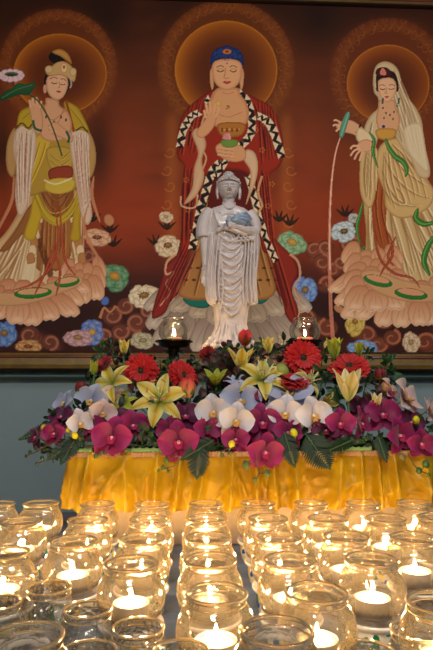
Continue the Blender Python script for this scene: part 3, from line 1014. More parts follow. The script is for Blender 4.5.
folds([[(384, 156), (394, 176), (412, 192), (430, 198)], [(388, 150), (404, 170), (426, 186)], [(382, 170), (390, 190), (404, 204), (420, 206)], [(384, 190), (394, 202), (404, 204), (402, 194), (394, 186)],
       [(392, 144), (408, 160), (420, 176)]], (150, 104, 58), (236, 210, 156), 2, .65)
pleats([(366, 146), (376, 146)], [(362, 198), (376, 200)], 5, (150, 106, 62), (238, 214, 170), 1.2, .5)
pleats([(384, 152), (404, 150)], [(392, 212), (430, 200)], 9, (148, 102, 58), (238, 212, 160), 1.4, .45, mid=(6, 0))
# veil and cape
fill([(374, 92), (373, 78), (376, 66), (384, 61.5), (393, 64), (399, 72), (402, 86), (408, 98), (416, 108), (422, 122), (424, 142), (430, 168), (428, 178), (418, 176), (410, 158), (402, 148),
      (396, 138), (392, 128), (380, 134), (374, 150), (366, 148), (364, 130), (370, 116), (378, 108), (378, 98)], (204, 176, 134), edge=(150, 116, 76), ew=2.5)
folds([[(398, 80), (402, 98), (410, 118), (414, 150)], [(394, 70), (400, 90), (404, 108), (406, 140)], [(402, 96), (414, 120), (420, 160)], [(372, 122), (370, 134), (370, 144)], [(398, 104), (398, 124), (402, 142)]],
      (156, 120, 78), (234, 212, 174), 1.8, .6)
pleats([(380, 72), (398, 74)], [(404, 150), (428, 170)], 8, (160, 124, 84), (238, 218, 184), 1.4, .45, mid=(5, 0))
fill([(404, 128), (420, 124), (426, 150), (428, 172), (414, 160), (406, 146)], (222, 200, 164), .8, edge=(170, 138, 96))
# chest
fill([(380, 100), (394, 100), (396, 108), (400, 118), (398, 130), (390, 136), (380, 132), (376, 120), (378, 108)], (212, 156, 114), edge=(160, 104, 70), ew=2)
for x, y in ((383, 108), (386, 113), (390, 115), (394, 112), (397, 106), (384, 118), (393, 119)):
    ell(x, y, .9, 1.3, (32, 50, 60), .95)
ell(383.5, 126.5, 1.8, 1.8, (36, 60, 110), 1)
fill([(376, 130), (386, 128), (396, 130), (394, 138), (384, 140), (377, 137)], (200, 146, 62), edge=(140, 92, 34))
# hair and face
fill([(376, 84), (376, 76), (381, 71), (388, 70), (395, 73), (398, 82), (397, 92), (378, 92)], (34, 20, 22), 1)
fill([(378, 82), (382, 78.5), (388, 77.5), (393, 79), (396, 84), (396, 92), (392, 99), (388, 102.5), (383, 100), (379, 94)], (224, 170, 130), edge=(176, 118, 84), ew=2)
line([(379.5, 86), (382.4, 84.6), (385, 86)], .7, (60, 40, 30), .8)
line([(389, 85.4), (392, 84.4), (395, 86)], .7, (60, 40, 30), .8)
line([(380, 88.4), (382.6, 89.6), (385.4, 88.8)], .95, (46, 28, 24), .95)
line([(388.6, 88.6), (391.4, 89.6), (394.4, 88.2)], .95, (46, 28, 24), .95)
line([(386.6, 87), (386.2, 91.4), (385, 93), (387.4, 93.6)], .7, (176, 112, 80), .9)
fill([(384.6, 96.6), (386.6, 95.8), (389, 96.6), (386.8, 98.2)], (180, 62, 54), 1, n=3)
fill([(376, 75), (377, 69), (384, 67), (390, 70), (391, 76), (384, 78)], (78, 22, 24), 1, edge=(36, 10, 14))
fill([(380, 74), (382, 68), (385, 70), (386, 75)], (206, 120, 100), 1, n=3)
line([(377, 79), (385, 76.4), (395, 78.6)], 1.2, (40, 22, 24), 1)
for x in (383, 399):
    line([(x, 98), (x - .6, 104)], 2.0, (36, 80, 78), .9)
# arm with vase
fill([(336, 127), (342, 121), (350, 120), (358, 124), (364, 130), (362, 138), (352, 134), (344, 132)], (214, 158, 118), edge=(162, 104, 72), ew=1.4)
for l in ([(342, 124), (337, 120.4), (333.6, 120.6)], [(342, 127), (336, 124.6), (333, 126)], [(344, 130), (339, 129), (336, 131.4)]):
    line(l, 1.8, (222, 166, 126), 1)
fill([(347, 112), (350, 114), (349, 119), (347, 126), (343, 137), (339.5, 137), (340, 128), (343, 119)], (92, 146, 118), edge=(44, 92, 74), ew=1.2, n=4)
line([(348.6, 112), (345, 124), (341, 136)], .8, (160, 200, 172), .7)
line([(356, 133), (359, 129), (360.4, 124)], 2.0, (40, 26, 24), 1)
fill([(358, 128), (366, 130), (374, 138), (374, 152), (366, 152), (362, 146), (356, 138)], (220, 192, 150), edge=(160, 124, 84))
fill([(357, 145), (362, 140), (370, 140), (374, 145), (371, 151), (362, 152), (357, 150)], (214, 158, 118), edge=(162, 104, 72), ew=1.4)
for l in ([(359, 146), (353, 146), (350.5, 149)], [(360, 148), (354, 151), (350.5, 156)], [(361, 150), (357, 154), (354.5, 159.5)], [(363, 151), (361, 156), (359.5, 161)]):
    line(l, 1.9, (222, 166, 126), 1)
line([(372, 141), (374, 146), (373, 151)], 1.8, (40, 26, 24), 1)
GR = (52, 116, 46)
for l, w in (([(369, 132), (374, 140), (373, 152), (378, 168)], 3), ([(386, 138), (388, 146), (395, 156), (403, 162), (407, 170), (405, 177)], 4.5), ([(363, 202), (360, 214), (357, 228), (360, 244)], 3),
             ([(365, 246), (360, 252), (352, 258), (351, 266), (352, 278), (340, 288)], 3.6), ([(418, 208), (416, 218), (424, 224), (436, 222)], 5), ([(438, 232), (428, 246), (424, 262), (430, 276)], 5)):
    line(l, w * 1.25, (26, 66, 30), .9, taper=True)
    line(l, w, GR, 1, taper=True)
    line([(p[0] - w * .15, p[1]) for p in l], w * .3, (120, 172, 84), .7, taper=True)
# poured stream
line([(340, 138), (335, 156), (331, 190), (329.5, 240), (330.5, 300), (333, 340)], 1.2, (206, 128, 104), .85, w1=4.0)
line([(340, 138), (335, 156), (331, 190), (329.5, 240), (330, 270)], .6, (236, 190, 160), .8, w1=1.5)
# seat
lotus_base(372, 268, 24, 26, (206, 142, 100), (158, 94, 62), (230, 182, 140), 6)
lotus_base(416, 300, 70, 30, (206, 138, 98), (156, 90, 60), (234, 188, 148), 12)
lotus_base(376, 292, 26, 24, (206, 140, 100), (156, 92, 60), (230, 184, 146), 5)
fill([(360, 274), (376, 270), (404, 280), (440, 286), (470, 288), (450, 300), (410, 302), (376, 292)], (206, 156, 108), .9, edge=(158, 104, 68))
for (cx, cy, rx, ry, an) in ((378, 281, 15, 5.4, 14), (411, 294, 17, 5.6, 8), (448, 296, 14, 5, 0)):
    ell(cx, cy, rx, ry, (44, 118, 50), 1, an, edge=(22, 74, 32), ew=1.2)
    ell(cx, cy - 2, rx * .78, ry * .55, (216, 150, 112), 1, an)
for l in ([(374, 200), (374, 230), (380, 258), (394, 273), (412, 278), (420, 288)], [(384, 226), (391, 240), (392, 256), (384, 268), (380, 276)], [(396, 236), (388, 256), (394, 266)]):
    line(l, 2.8, (138, 46, 30), .95, taper=True)
    line(l, .9, (206, 110, 76), .6, taper=True)

# soften a touch, sample into a fine grid of vertices on the wall
for c in range(3):
    img[:, :, c] = img[:, :, c] * 1.25 - boxblur(img[:, :, c], 4) * .25      # printed crispness
img = np.clip(img, 0, 255) / 255.0
img = np.where(img <= 0.04045, img / 12.92, ((img + 0.055) / 1.055) ** 2.4).astype(np.float32)
PAINT_GAIN = 1.25
img *= PAINT_GAIN

WALL_Y = 1.78
CANVAS_Y = 1.745
# corners of the canvas on its plane
CX0, CX1 = at(PX0 + 2, 200, CANVAS_Y).x, at(PX1 - 4, 200, CANVAS_Y).x
CZ1 = at(293, 5.0, CANVAS_Y).z
CZ0 = at(216, 351.5, CANVAS_Y).z
NX, NZ = 760, 510
xs = np.linspace(CX0, CX1, NX)
zs = np.linspace(CZ0, CZ1, NZ)
XX, ZZ = np.meshgrid(xs, zs)
pts = np.stack([XX.ravel() - CAM.x, np.full(XX.size, CANVAS_Y - CAM.y), ZZ.ravel() - CAM.z], 1)
loc = pts @ np.array(RI).T
pxx = 216.5 + F * loc[:, 0] / -loc[:, 2]
pyy = 325.0 - F * loc[:, 1] / -loc[:, 2]
u = np.clip((pxx - PX0) * SS - .5, 0, W_ - 2)
v = np.clip((pyy - PY0) * SS - .5, 0, H_ - 2)
ui, vi = u.astype(int), v.astype(int)
fu, fv = (u - ui)[:, None], (v - vi)[:, None]
colr = (img[vi, ui] * (1 - fu) + img[vi, ui + 1] * fu) * (1 - fv) + (img[vi + 1, ui] * (1 - fu) + img[vi + 1, ui + 1] * fu) * fv
me = bpy.data.meshes.new('canvas')
verts = np.stack([XX.ravel(), np.full(XX.size, CANVAS_Y), ZZ.ravel()], 1).astype(np.float32)
idx = np.arange(NX * NZ).reshape(NZ, NX)
quads = np.stack([idx[:-1, :-1], idx[:-1, 1:], idx[1:, 1:], idx[1:, :-1]], -1).reshape(-1, 4)
me.vertices.add(len(verts))
me.vertices.foreach_set('co', verts.ravel())
me.loops.add(quads.size)
me.loops.foreach_set('vertex_index', quads.ravel().astype(np.int32))
me.polygons.add(len(quads))
me.polygons.foreach_set('loop_start', np.arange(0, quads.size, 4, dtype=np.int32))
me.polygons.foreach_set('loop_total', np.full(len(quads), 4, dtype=np.int32))
me.update(calc_edges=True)
ca = me.color_attributes.new('Col', 'FLOAT_COLOR', 'POINT')
arr = np.ones((len(verts), 4), dtype=np.float32)
arr[:, :3] = colr
ca.data.foreach_set('color', arr.ravel())
me.materials.append(principled('printed_canvas', (128, 128, 128), rough=0.6, spec=0.12, attr='Col', bump=0.12, bump_scale=9))
canvas = bpy.data.objects.new('canvas', me)
COL.objects.link(canvas)
# ------------------------------------------------------------------ room
M_WALL = principled('wall_paint', (138, 158, 164), rough=0.75, spec=0.25, noise_scale=1.5, noise_amt=0.06, bump=0.05, bump_scale=60)
M_WALLUP = principled('upper_wall_paint', (52, 66, 68), rough=0.7, noise_scale=2, noise_amt=0.08)
M_TRIM = principled('trim_paint', (92, 116, 116), rough=0.5)
M_FLOOR = principled('floor_tile', (92, 84, 76), rough=0.4, noise_scale=3, noise_amt=0.2)
M_CEIL = principled('ceiling_paint', (190, 186, 178), rough=0.9)
M_FRED = principled('frame_red_lacquer', (120, 44, 26), rough=0.35, noise_scale=20, noise_amt=0.25)
M_FGOLD = principled('frame_aged_gold', (120, 92, 34), rough=0.5, metal=0.2, noise_scale=26, noise_amt=0.45, col2=(104, 80, 34), bump=0.5, bump_scale=90)
M_FDARK = principled('frame_dark_edge', (52, 26, 18), rough=0.5)

RX0, RX1, RY0, RY1, RZ = -2.0, 2.4, -1.6, WALL_Y, 3.0
struct(MB().box((RX0, RY1, 0), (RX1, RY1 + .1, RZ)).build('wall_back', M_WALL, smooth=False))
struct(MB().box((RX0 - .1, RY0, 0), (RX0, RY1, RZ)).build('wall_left', M_WALL, smooth=False))
struct(MB().box((RX1, RY0, 0), (RX1 + .1, RY1, RZ)).build('wall_right', M_WALL, smooth=False))
struct(MB().box((RX0, RY0 - .1, 0), (RX1, RY0, RZ)).build('wall_front', M_WALL, smooth=False))
struct(MB().box((RX0, RY0, -.1), (RX1, RY1, 0)).build('floor', M_FLOOR, smooth=False))
struct(MB().box((RX0, RY0, RZ), (RX1, RY1, RZ + .1)).build('ceiling', M_CEIL, smooth=False))
# ledge moulding the picture stands on
zt = at(30, 373.5, WALL_Y - .02).z
zb = at(30, 380, WALL_Y - .02).z
tr = MB()
prof = [(0, zt), (-.028, zt), (-.03, zt - .004), (-.03, zt - .010), (-.022, zt - .014), (-.012, zb + .004), (-.010, zb), (0, zb)]
rows = [[(x, WALL_Y + y, z) for (y, z) in prof] for x in (RX0, RX1)]
tr.grid(rows, cap0=True, cap1=True)
struct(tr.build('trim_1', M_TRIM, smooth=False))

# picture: canvas in a moulded frame
pic = empty('framed_painting', ((CX0 + CX1) / 2, CANVAS_Y + .015, CZ0 - .05))
tag(pic, 'wide framed painting of three haloed standing figures on the back wall', 'painting')
bpy.context.view_layer.update()


def under(o, p):
    o.parent = p
    o.matrix_parent_inverse = p.matrix_basis.inverted()
    return o


under(canvas, pic)
# frame profile: (distance outwards from canvas edge, y forward, material)
FP = [(0.000, -.002, 0), (0.003, -.012, 2), (0.006, -.016, 2), (0.007, -.014, 1), (0.014, -.018, 1), (0.016, -.020, 0), (0.021, -.022, 0), (0.023, -.018, 1), (0.044, -.024, 1),
      (0.056, -.022, 1), (0.061, -.018, 2), (0.061, .02, 2)]


def frame_part(name, a, b, sides):
    """sides: 'h' lower rail, 't' top rail, 'l','r' stiles, mitred"""
    mb = MB()
    rows = []
    for e in (0, 1):
        row = []
        for (d, y, mi) in FP:
            yy = CANVAS_Y + y
            if sides == 'bottom':
                p = ((CX0 - d) if e == 0 else (CX1 + d), yy, CZ0 - d)
            elif sides == 'top':
                p = ((CX0 - d) if e == 0 else (CX1 + d), yy, CZ1 + d)
            elif sides == 'left':
                p = (CX0 - d, yy, (CZ0 - d) if e == 0 else (CZ1 + d))
            else:
                p = (CX1 + d, yy, (CZ0 - d) if e == 0 else (CZ1 + d))
            row.append(p)
        rows.append(row)
    base = 0
    for r in rows:
        mb.v.extend(r)
        mb.c.extend([(1, 1, 1)] * len(r))
    n = len(FP)
    for i in range(n - 1):
        mb.f.append((i, i + 1, n + i + 1, n + i))
        mb.m.append(FP[i + 1][2])
    o = mb.build(name, [M_FRED, M_FGOLD, M_FDARK], smooth=False)
    return under(o, pic)


for s in ('bottom', 'top', 'left', 'right'):
    frame_part('frame_rail', 0, 0, s)
under(MB().box((CX0 - .055, CANVAS_Y + .004, CZ0 - .055), (CX1 + .055, CANVAS_Y + .022, CZ1 + .055)).build('backing_board', M_FDARK, smooth=False), pic)

# ------------------------------------------------------------------ table, riser, cloths
TZ = 0.97
M_TCL = principled('grey_blue_table_cloth', (112, 124, 142), rough=0.75, noise_scale=40, noise_amt=0.12, bump=0.3, bump_scale=60)
M_WOOD = principled('dark_wood', (46, 30, 22), rough=0.45, noise_scale=12, noise_amt=0.4)
M_BEIGE = principled('beige_riser_cloth', (170, 150, 128), rough=0.8, noise_scale=30, noise_amt=0.1, bump=0.25, bump_scale=80)
TX0, TX1, TY0, TY1 = -0.75, 1.0, 0.26, 1.335
tb = empty('offering_table', ((TX0 + TX1) / 2, (TY0 + TY1) / 2, 0))
tag(tb, 'long table under a grey-blue cloth carrying all the candle jars and the flower riser', 'table')
bpy.context.view_layer.update()
o = MB().box((TX0, TY0, TZ - .035), (TX1, TY1, TZ - .002)).build('tabletop', M_WOOD, smooth=False)
under(bevel(o, .004), tb)
for x in (TX0 + .05, TX1 - .05):
    for y in (TY0 + .05, TY1 - .05):
        mb = MB().tube([(x, y, 0), (x, y, .05), (x, y, .5), (x, y, TZ - .035)], [.018, .022, .026, .03], 12)
        under(mb.build('leg', M_WOOD), tb)
# table cloth: top sheet with slight ripples and a hanging edge
mb = MB()
rows = []
ny, nx = 60, 90
for i in range(ny + 1):
    y = TY0 - .01 + (TY1 - TY0 + .02) * i / ny
    row = []
    for j in range(nx + 1):
        x = TX0 - .01 + (TX1 - TX0 + .02) * j / nx
        row.append((x, y, TZ + .0012 * noise.noise(Vector((x * 9, y * 9, 0)))))
    rows.append(row)
front = [[(p[0], p[1] - .006 - .012 * abs(math.sin(p[0] * 34)) * k / 5, TZ - .36 * k / 5) for p in rows[0]] for k in range(5, 0, -1)]
back = [[(p[0], p[1] + .004 + .004 * abs(math.sin(p[0] * 34)) * k / 3, TZ - .12 * k / 3) for p in rows[-1]] for k in range(1, 4)]
mb.grid(front + rows + back)
tc_ = mb.build('table_cloth', M_TCL)
tag(tc_, 'smooth grey-blue cloth lying over the table under the candle jars', 'tablecloth')

RZT = at(216, 455, 1.03).z          # top of riser
RXA, RXB = at(71, 500, 1.04).x, 0.55
RYA, RYB = 1.045, 1.235
o = MB().box((RXA + .012, RYA + .004, TZ + .001), (RXB, RYB, RZT)).build('display_riser', M_BEIGE, smooth=False)
bevel(o, .004)
tag(o, 'low beige box on the table raising the flower arrangement', 'riser')
RC = o

# yellow satin, gathered and draped over the riser front
M_SATIN, nt, out = new_mat('yellow_satin')
b = nt.nodes.new('ShaderNodeBsdfPrincipled')
b.inputs['Roughness'].default_value = 0.38
b.inputs['Specular IOR Level'].default_value = 0.25
b.inputs['Sheen Weight'].default_value = 0.0
b.inputs['Sheen Roughness'].default_value = 0.3
tc = nt.nodes.new('ShaderNodeTexCoord')
nz = nt.nodes.new('ShaderNodeTexNoise')
nz.inputs['Scale'].default_value = 14
nz.inputs['Detail'].default_value = 5
nt.links.new(tc.outputs['Object'], nz.inputs['Vector'])
cr = nt.nodes.new('ShaderNodeValToRGB')
cr.color_ramp.elements[0].position = .3
cr.color_ramp.elements[0].color = rgba((144, 104, 8))
cr.color_ramp.elements[1].position = .7
cr.color_ramp.elements[1].color = rgba((176, 140, 16))
nt.links.new(nz.outputs['Fac'], cr.inputs[0])
nt.links.new(cr.outputs[0], b.inputs['Base Color'])
mp = nt.nodes.new('ShaderNodeMapping')
mp.inputs['Scale'].default_value = (60, 60, 14)
nt.links.new(tc.outputs['Object'], mp.inputs['Vector'])
n2 = nt.nodes.new('ShaderNodeTexNoise')
n2.inputs['Scale'].default_value = 1
n2.inputs['Detail'].default_value = 3
nt.links.new(mp.outputs[0], n2.inputs['Vector'])
bp = nt.nodes.new('ShaderNodeBump')
bp.inputs['Strength'].default_value = .35
bp.inputs['Distance'].default_value = .003
nt.links.new(n2.outputs['Fac'], bp.inputs['Height'])
nt.links.new(bp.outputs['Normal'], b.inputs['Normal'])
nt.links.new(b.outputs[0], out.inputs[0])

ZB = at(70, 511, 1.03).z
mb = MB()
NXc, NZc = 420, 46
yc0 = 1.036


def fold(x, t):
    """forward bulge of the cloth at x, t = 0 top .. 1 bottom"""
    w = noise.noise(Vector((x * 9, t * .25, 3.1)))
    d = 0.0
    d += .0220 * (1 - abs(math.sin(x * 66 + 3.4 * w + .25 * t))) ** 1.7
    d += .004 * (1 - abs(math.sin(x * 39 + 2 * noise.noise(Vector((x * 11, 0, 7))) - 2.2 * t))) ** 3
    # slanting tucks
    d += .005 * max(0, math.sin(x * 74 + t * 5 * math.sin(x * 17) + 2 * w)) ** 9
    d += .003 * noise.noise(Vector((x * 26, t * 1.0, 1.7)))
    d += .0014 * noise.noise(Vector((x * 60, t * 5, 5.7)))
    r1 = 1 - abs(noise.noise(Vector((x * 19 + t * 1.5, t * 2.2, 9.3)))) * 2.4
    r2 = 1 - abs(noise.noise(Vector((x * 31 - t * 3.2, t * 3.0, 2.3)))) * 2.4
    d += .0035 * max(0, r1) ** 4 + .001 * max(0, r2) ** 3
    if x < .02:
        d *= .45 + .55 * max(0, x) / .02
    return d * (0.30 + 0.9 * min(1, t * 1.6)) * 1.05


rows, cols = [], []
# short turn-back on top of the riser, then down the front
path = []
for k in range(6):
    path.append(('top', k / 5))
for k in range(NZc + 1):
    path.append(('front', k / NZc))
arc = .03
for kind, t in path:
    row = []
    for j in range(NXc + 1):
        s = j / NXc
        # left end wraps round the corner of the riser
        L = s * (RXB - RXA + .17) - .16
        if L < 0:
            x, y, nx_, ny_ = RXA, yc0 - L, -1.0, 0.0
        else:
            x, y, nx_, ny_ = RXA + L, yc0, 0.0, -1.0
            if L < .02:
                q = (1 - L / .02) * PI / 4
                nx_, ny_ = -math.sin(q), -math.cos(q)
        if kind == 'top':
            d = -.022 * (1 - t)
            z = RZT + .003 + .0012 * noise.noise(Vector((L * 60, t * 3, 0)))
            row.append((x - nx_ * (-d), y - ny_ * (-d), z))
        else:
            z = RZT + .002 + (ZB - RZT) * t
            d = .001 + fold(L, t) + .006 * t + .002 * math.sin(PI * t)
            if t > .97:
                z += .0015 * math.sin(L * 150)
            row.append((x + nx_ * d, y + ny_ * d, z))
    rows.append(row)
mb.grid(rows)
ycl = mb.build('satin_drape', M_SATIN)
sd = ycl.modifiers.new('s', 'SOLIDIFY')
sd.thickness = .0012
sd.offset = -1
tag(ycl, 'gathered golden yellow satin cloth draped over the riser front below the flowers', 'cloth')
# pale net edging along its upper edge
mb = MB()
rows = []
r2 = random.Random(4)
for j in range(900):
    pass
for k in range(4):
    row = []
    for j in range(700):
        L = j / 699 * (RXB - RXA + .02) - .0
        z = RZT + .0055 - k * .0028 + .0035 * noise.noise(Vector((L * 420, k * 2.0, 0)))
        row.append((RXA + L - .002, yc0 - .003 - .0012 * k + .0018 * noise.noise(Vector((L * 260, k * 3.0, 4))) - .35 * fold(L, k * .03), z))
    rows.append(row)
mb.grid(rows)
ed = mb.build('net_edging', principled('pale_net', (176, 128, 84), rough=.8))
ed.parent = ycl

# dark pedestal behind, under the statue
SY = 1.29
SZ = at(229, 350, SY).z
PEDX = at(229, 350, SY).x
mb = MB()
mb.box((PEDX - .062, SY - .052, TZ + .001), (PEDX + .062, SY + .044, TZ + .02))
mb.box((PEDX - .054, SY - .046, TZ + .02), (PEDX + .054, SY + .038, SZ - .014))
mb.box((PEDX - .062, SY - .05, SZ - .014), (PEDX + .062, SY + .044, SZ - .0005))
o = mb.build('statue_pedestal', M_WOOD, smooth=False)
tag(o, 'dark wooden pedestal behind the flowers carrying the white statue', 'pedestal')
# ------------------------------------------------------------------ white porcelain statue
M_PORC = principled('white_porcelain', (200, 188, 188), rough=0.36, spec=0.5, coat=0.25, noise_scale=60, noise_amt=0.05)
M_PORCB = principled('pale_blue_glaze', (132, 150, 176), rough=0.3, coat=0.3)
K = pxsize(at(229, 260, SY))
SO = Vector((PEDX, SY, SZ))


def S(px, py, d=0.0):
    """statue-local metres from photo-like measures: px across, py down, d towards the viewer (same unit)"""
    zz = at(229, py, SY).z - SZ
    return Vector(((px - 229) * K, -d * K, zz))


st = empty('buddha_statue', SO)
tag(st, 'white porcelain standing robed holy figure holding a lotus, before the painting', 'statue')
mb = MB()
# robe and trunk, stacked rings with gathered folds
RG = [(205, 229, 7.2, 6.6), (207, 229, 10, 8), (209, 229, 16.5, 9.2), (212, 229, 20.5, 10.5), (217, 229, 22.4, 11.5), (226, 229, 22.6, 12.2), (238, 229.5, 21.5, 12.6),
      (250, 230, 20.2, 12.8), (265, 230, 20, 12.6), (282, 230, 19.4, 12.2), (298, 230.5, 18.6, 12), (308, 231, 17.2, 11.8), (318, 231, 15.6, 11.6), (326, 231, 15.2, 11.6),
      (333, 230.5, 16.5, 12.4), (338, 230, 19, 13.4), (343, 229, 22, 14.6), (349.5, 229, 23.5, 15.2)]
dense = spline(RG, 7)
rows = []
SEG = 96
for (py, cx, rx, ry) in dense:
    row = []
    for j in range(SEG):
        a = 2 * PI * j / SEG
        fx, fy = math.cos(a), math.sin(a)           # fy>0 towards the viewer
        th = math.atan2(fx, fy)                      # 0 at the front
        e = 0.0
        if py > 222:
            k = min(1, (py - 222) / 14)
            # catenary folds that hang across the front, vertical gathers at the sides
            hang = math.sin((py - 9 * math.cos(th * 1.25)) * 0.78) if abs(th) < 1.1 else 0
            w = max(0, math.cos(th * 1.35)) if abs(th) < 1.16 else 0
            e += k * 0.4 * hang * w * (1 if py < 318 else .6)
            e += k * 0.9 * (1 - w) * math.sin(th * 15 + 0.04 * py)
        if py > 326:
            e += 1.0 * math.sin(th * 9 + py * .12)
        row.append(tuple(S(cx, py) + Vector((fx * (rx + e) * K, -fy * (ry + e) * K, 0))))
    rows.append(row)
mb.grid(rows[::-1], True, cap0=True, cap1=True)


def tb_(pts, rad, seg=12, flat=None, n=5):
    P = spline([(*S(*p),) for p in pts], n)
    R_ = spline([(r,) for r in (rad if isinstance(rad, (list, tuple)) else [rad] * len(pts))], n)
    mb.tube([tuple(p) for p in P], [float(r[0]) * K for r in R_], seg, flat=flat)


# hanging arm, sleeve, hand
tb_([(209, 213, 1), (205, 222, 2), (204, 234, 3), (204.6, 246, 4), (205.4, 258, 5), (205.4, 268, 6)], [6, 6.4, 5.6, 4.6, 3.9, 3.3])
tb_([(211, 212, 0), (206, 220, 1.5), (203.5, 230, 2.5), (203.8, 239, 3)], [7, 7.6, 7.6, 7.9])
for k, (px, dy) in enumerate(((199, 0), (203.5, 2.5), (208, 1), (211, 4))):
    tb_([(px + 2, 222 + k, 5), (px, 231, 6.5), (px + .5, 239 + dy, 6)], [1.2, 1.6, 1.8], 8)
tb_([(201.4, 270.6, 7), (205.4, 271.6, 9.6), (209, 270.6, 7)], .7, 6)
tb_([(205.4, 268, 6), (205.4, 273, 6.6), (205.2, 278, 7)], [3.2, 3.8, 4.1], flat=.6)
for k, (px, l, r) in enumerate(((202.2, 286.5, 1.05), (204.2, 289.4, 1.15), (206.3, 290.2, 1.15), (208.2, 288, 1.05))):
    tb_([(px * .5 + 205.3 * .5, 277, 7), (px, 282, 7.8), (px + .15, l - 1, 8.6)], [1.4, r * 1.1, r * .85], 8)
tb_([(208, 273.5, 7.6), (210, 277, 9), (210, 281, 10)], [1.5, 1.3, 1.0], 8)
# long hanging drape from that side
tb_([(212, 236, 8), (211.5, 252, 9), (210.6, 270, 9), (210.6, 288, 9), (211.8, 300, 9), (214, 306, 9)], [4.2, 4.6, 4.6, 5.6, 6, 3.4], 12, flat=.6)
for px in (208, 211.5, 215, 218.5):
    tb_([(px + 3, 238, 11.5), (px + 1, 260, 12.4), (px - .4, 282, 12.6), (px + 1, 303, 12)], [.8, 1.0, 1.1, .9], 8)
# far drape from the bent arm
tb_([(253, 229, 5), (253.4, 244, 6), (251.4, 262, 6), (250, 280, 6.5), (251, 296, 6.5), (252, 306, 6)], [4.6, 6.6, 6.6, 5.6, 6, 3.4], 12, flat=.7)
for px, e in ((245, -2), (248, 0), (251, 1), (254, 1.5), (257, 0)):
    tb_([(px, 237, 11), (px - .6, 258, 12), (px - 2.4 + e * .4, 282, 12), (px - 1 + e * .6, 305, 10.4)], [.9, 1.1, 1.1, .9], 8)
# bent forearm across the breast and the hand under the flower
tb_([(249, 213, 1), (254, 222, 2), (256, 233, 4)], [6.4, 6.8, 5.4])
tb_([(256, 234, 5), (248, 234, 11), (240, 232.4, 15), (235, 231, 16)], [5.6, 5, 4, 3.4])
tb_([(238, 231.5, 15), (233.5, 230.4, 17.4), (230, 230, 18)], [3.4, 3.4, 2.6], flat=.7)
for k, dy in enumerate((-2.0, -0.4, 1.2, 2.6)):
    tb_([(232, 230 + dy * .7, 18), (228.6, 229.6 + dy, 19.2), (226.2 + .4 * k, 228.8 + dy, 18.4)], [1.2, 1.1, .85], 8)
tb_([(234, 228, 18), (232, 225.8, 19), (230.4, 224.4, 19)], [1.2, 1.05, .8], 8)
# sleeve edges falling from that forearm
for k in range(5):
    tb_([(255 - k * 4, 236 + k * .4, 9 + k * 1.4), (252 - k * 4.6, 243 + k * .6, 12.6), (246 - k * 4.6, 240 - k * .6, 14)], [.9, 1.2, .9], 8)
tb_([(216, 235, 12.6), (222, 232, 14), (229, 233.6, 15.6), (238, 237, 15.5), (246, 238, 13)], [1.6, 2, 2, 2, 1.6], 10)
# folds slung across the front, U after U
for k, y in enumerate(range(242, 318, 8)):
    hw = 13 - max(0, (y - 285)) * .09
    cx = 230 + (1.2 if k % 2 else -1.0)
    dd = 12.9
    tb_([(cx - hw, y - 9, dd - 3.2), (cx - hw * .62, y - 1.6, dd - .4), (cx, y + 3.2, dd + .4), (cx + hw * .62, y - 2.2, dd - .4), (cx + hw * .9, y - 11, dd - 2.8)], [.4, .8, .95, .8, .4], 8)
tb_([(219, 252, 12), (222, 275, 13), (222, 300, 12.6), (219, 318, 11)], [.6, 1, 1, .6], 8)
# undershirt neckline and necklace
for y, h, r in ((208, 5.5, .7), (213, 8.5, .8), (216, 9.6, .55)):
    tb_([(229 - h * 1.2, y - 3.4, 6.4), (229 - h * .7, y + 2.2, 10), (229, y + 4.4, 11.6), (229 + h * .7, y + 2.2, 10), (229 + h * 1.2, y - 3.4, 6.4)], r, 8)
for t in range(-4, 5):
    p = S(229 + t * 2.2, 219.6 - abs(t) * 0.9 + (t % 2) * 1.6, 11.9 - abs(t) * .35)
    mb.ball(p, .95 * K, 8, 6)
for sx in (-1, 1):
    tb_([(229 + sx * 15, 209.5, 5), (229 + sx * 14, 218, 9.6), (229 + sx * 10, 230, 12.4)], [.8, 1.2, .8], 8)
# neck
tb_([(229, 208, 0), (229, 200, 1), (229, 194, 1)], [6.4, 6.0, 6.4], 16)
# skirt hem and feet
for px in (222, 235):
    tb_([(px, 342, 8), (px, 345, 14), (px, 347, 18.5)], [3.4, 3.2, 2.2], 10)
for k in range(9):
    px = 214 + k * 3.9
    tb_([(px + (229 - px) * .3, 322, 11.2 - abs(k - 4) * .7), (px + (229 - px) * .12, 332, 12.6 - abs(k - 4)), (px - (229 - px) * .1, 342, 14.5 - abs(k - 4) * 1.6)], [.5, 1.3, 1.5], 8)
# cloud-and-petal base
for k in range(14):
    a = 2 * PI * k / 14
    c = S(229 + 22 * math.cos(a), 346.5 + (k % 2), -16 * math.sin(a))
    mb.ball(c, (5.2 * K, 5.2 * K, 4.4 * K), 12, 8)
for k, (px, py, d, r) in enumerate(((211, 340, 9, 3.2), (247, 338, 9, 3.4), (208, 345, 12, 3), (251, 344, 11, 3), (216, 343, 16, 2.6), (241, 343, 17, 2.6))):
    mb.ball(S(px, py, d), r * K, 12, 8)
body = mb.build('robed_body', M_PORC, st)
rm = body.modifiers.new('r', 'REMESH')
rm.mode = 'VOXEL'
rm.voxel_size = .00115
rm.use_smooth_shade = True
sm = body.modifiers.new('s', 'SMOOTH')
sm.iterations = 3
sm.factor = .5

# head: one surface, features pushed out of an egg
HC = S(229, 190.5, 1.5)


def g(x, y, cx, cy, sx, sy):
    return math.exp(-((x - cx) / sx) ** 2 - ((y - cy) / sy) ** 2)


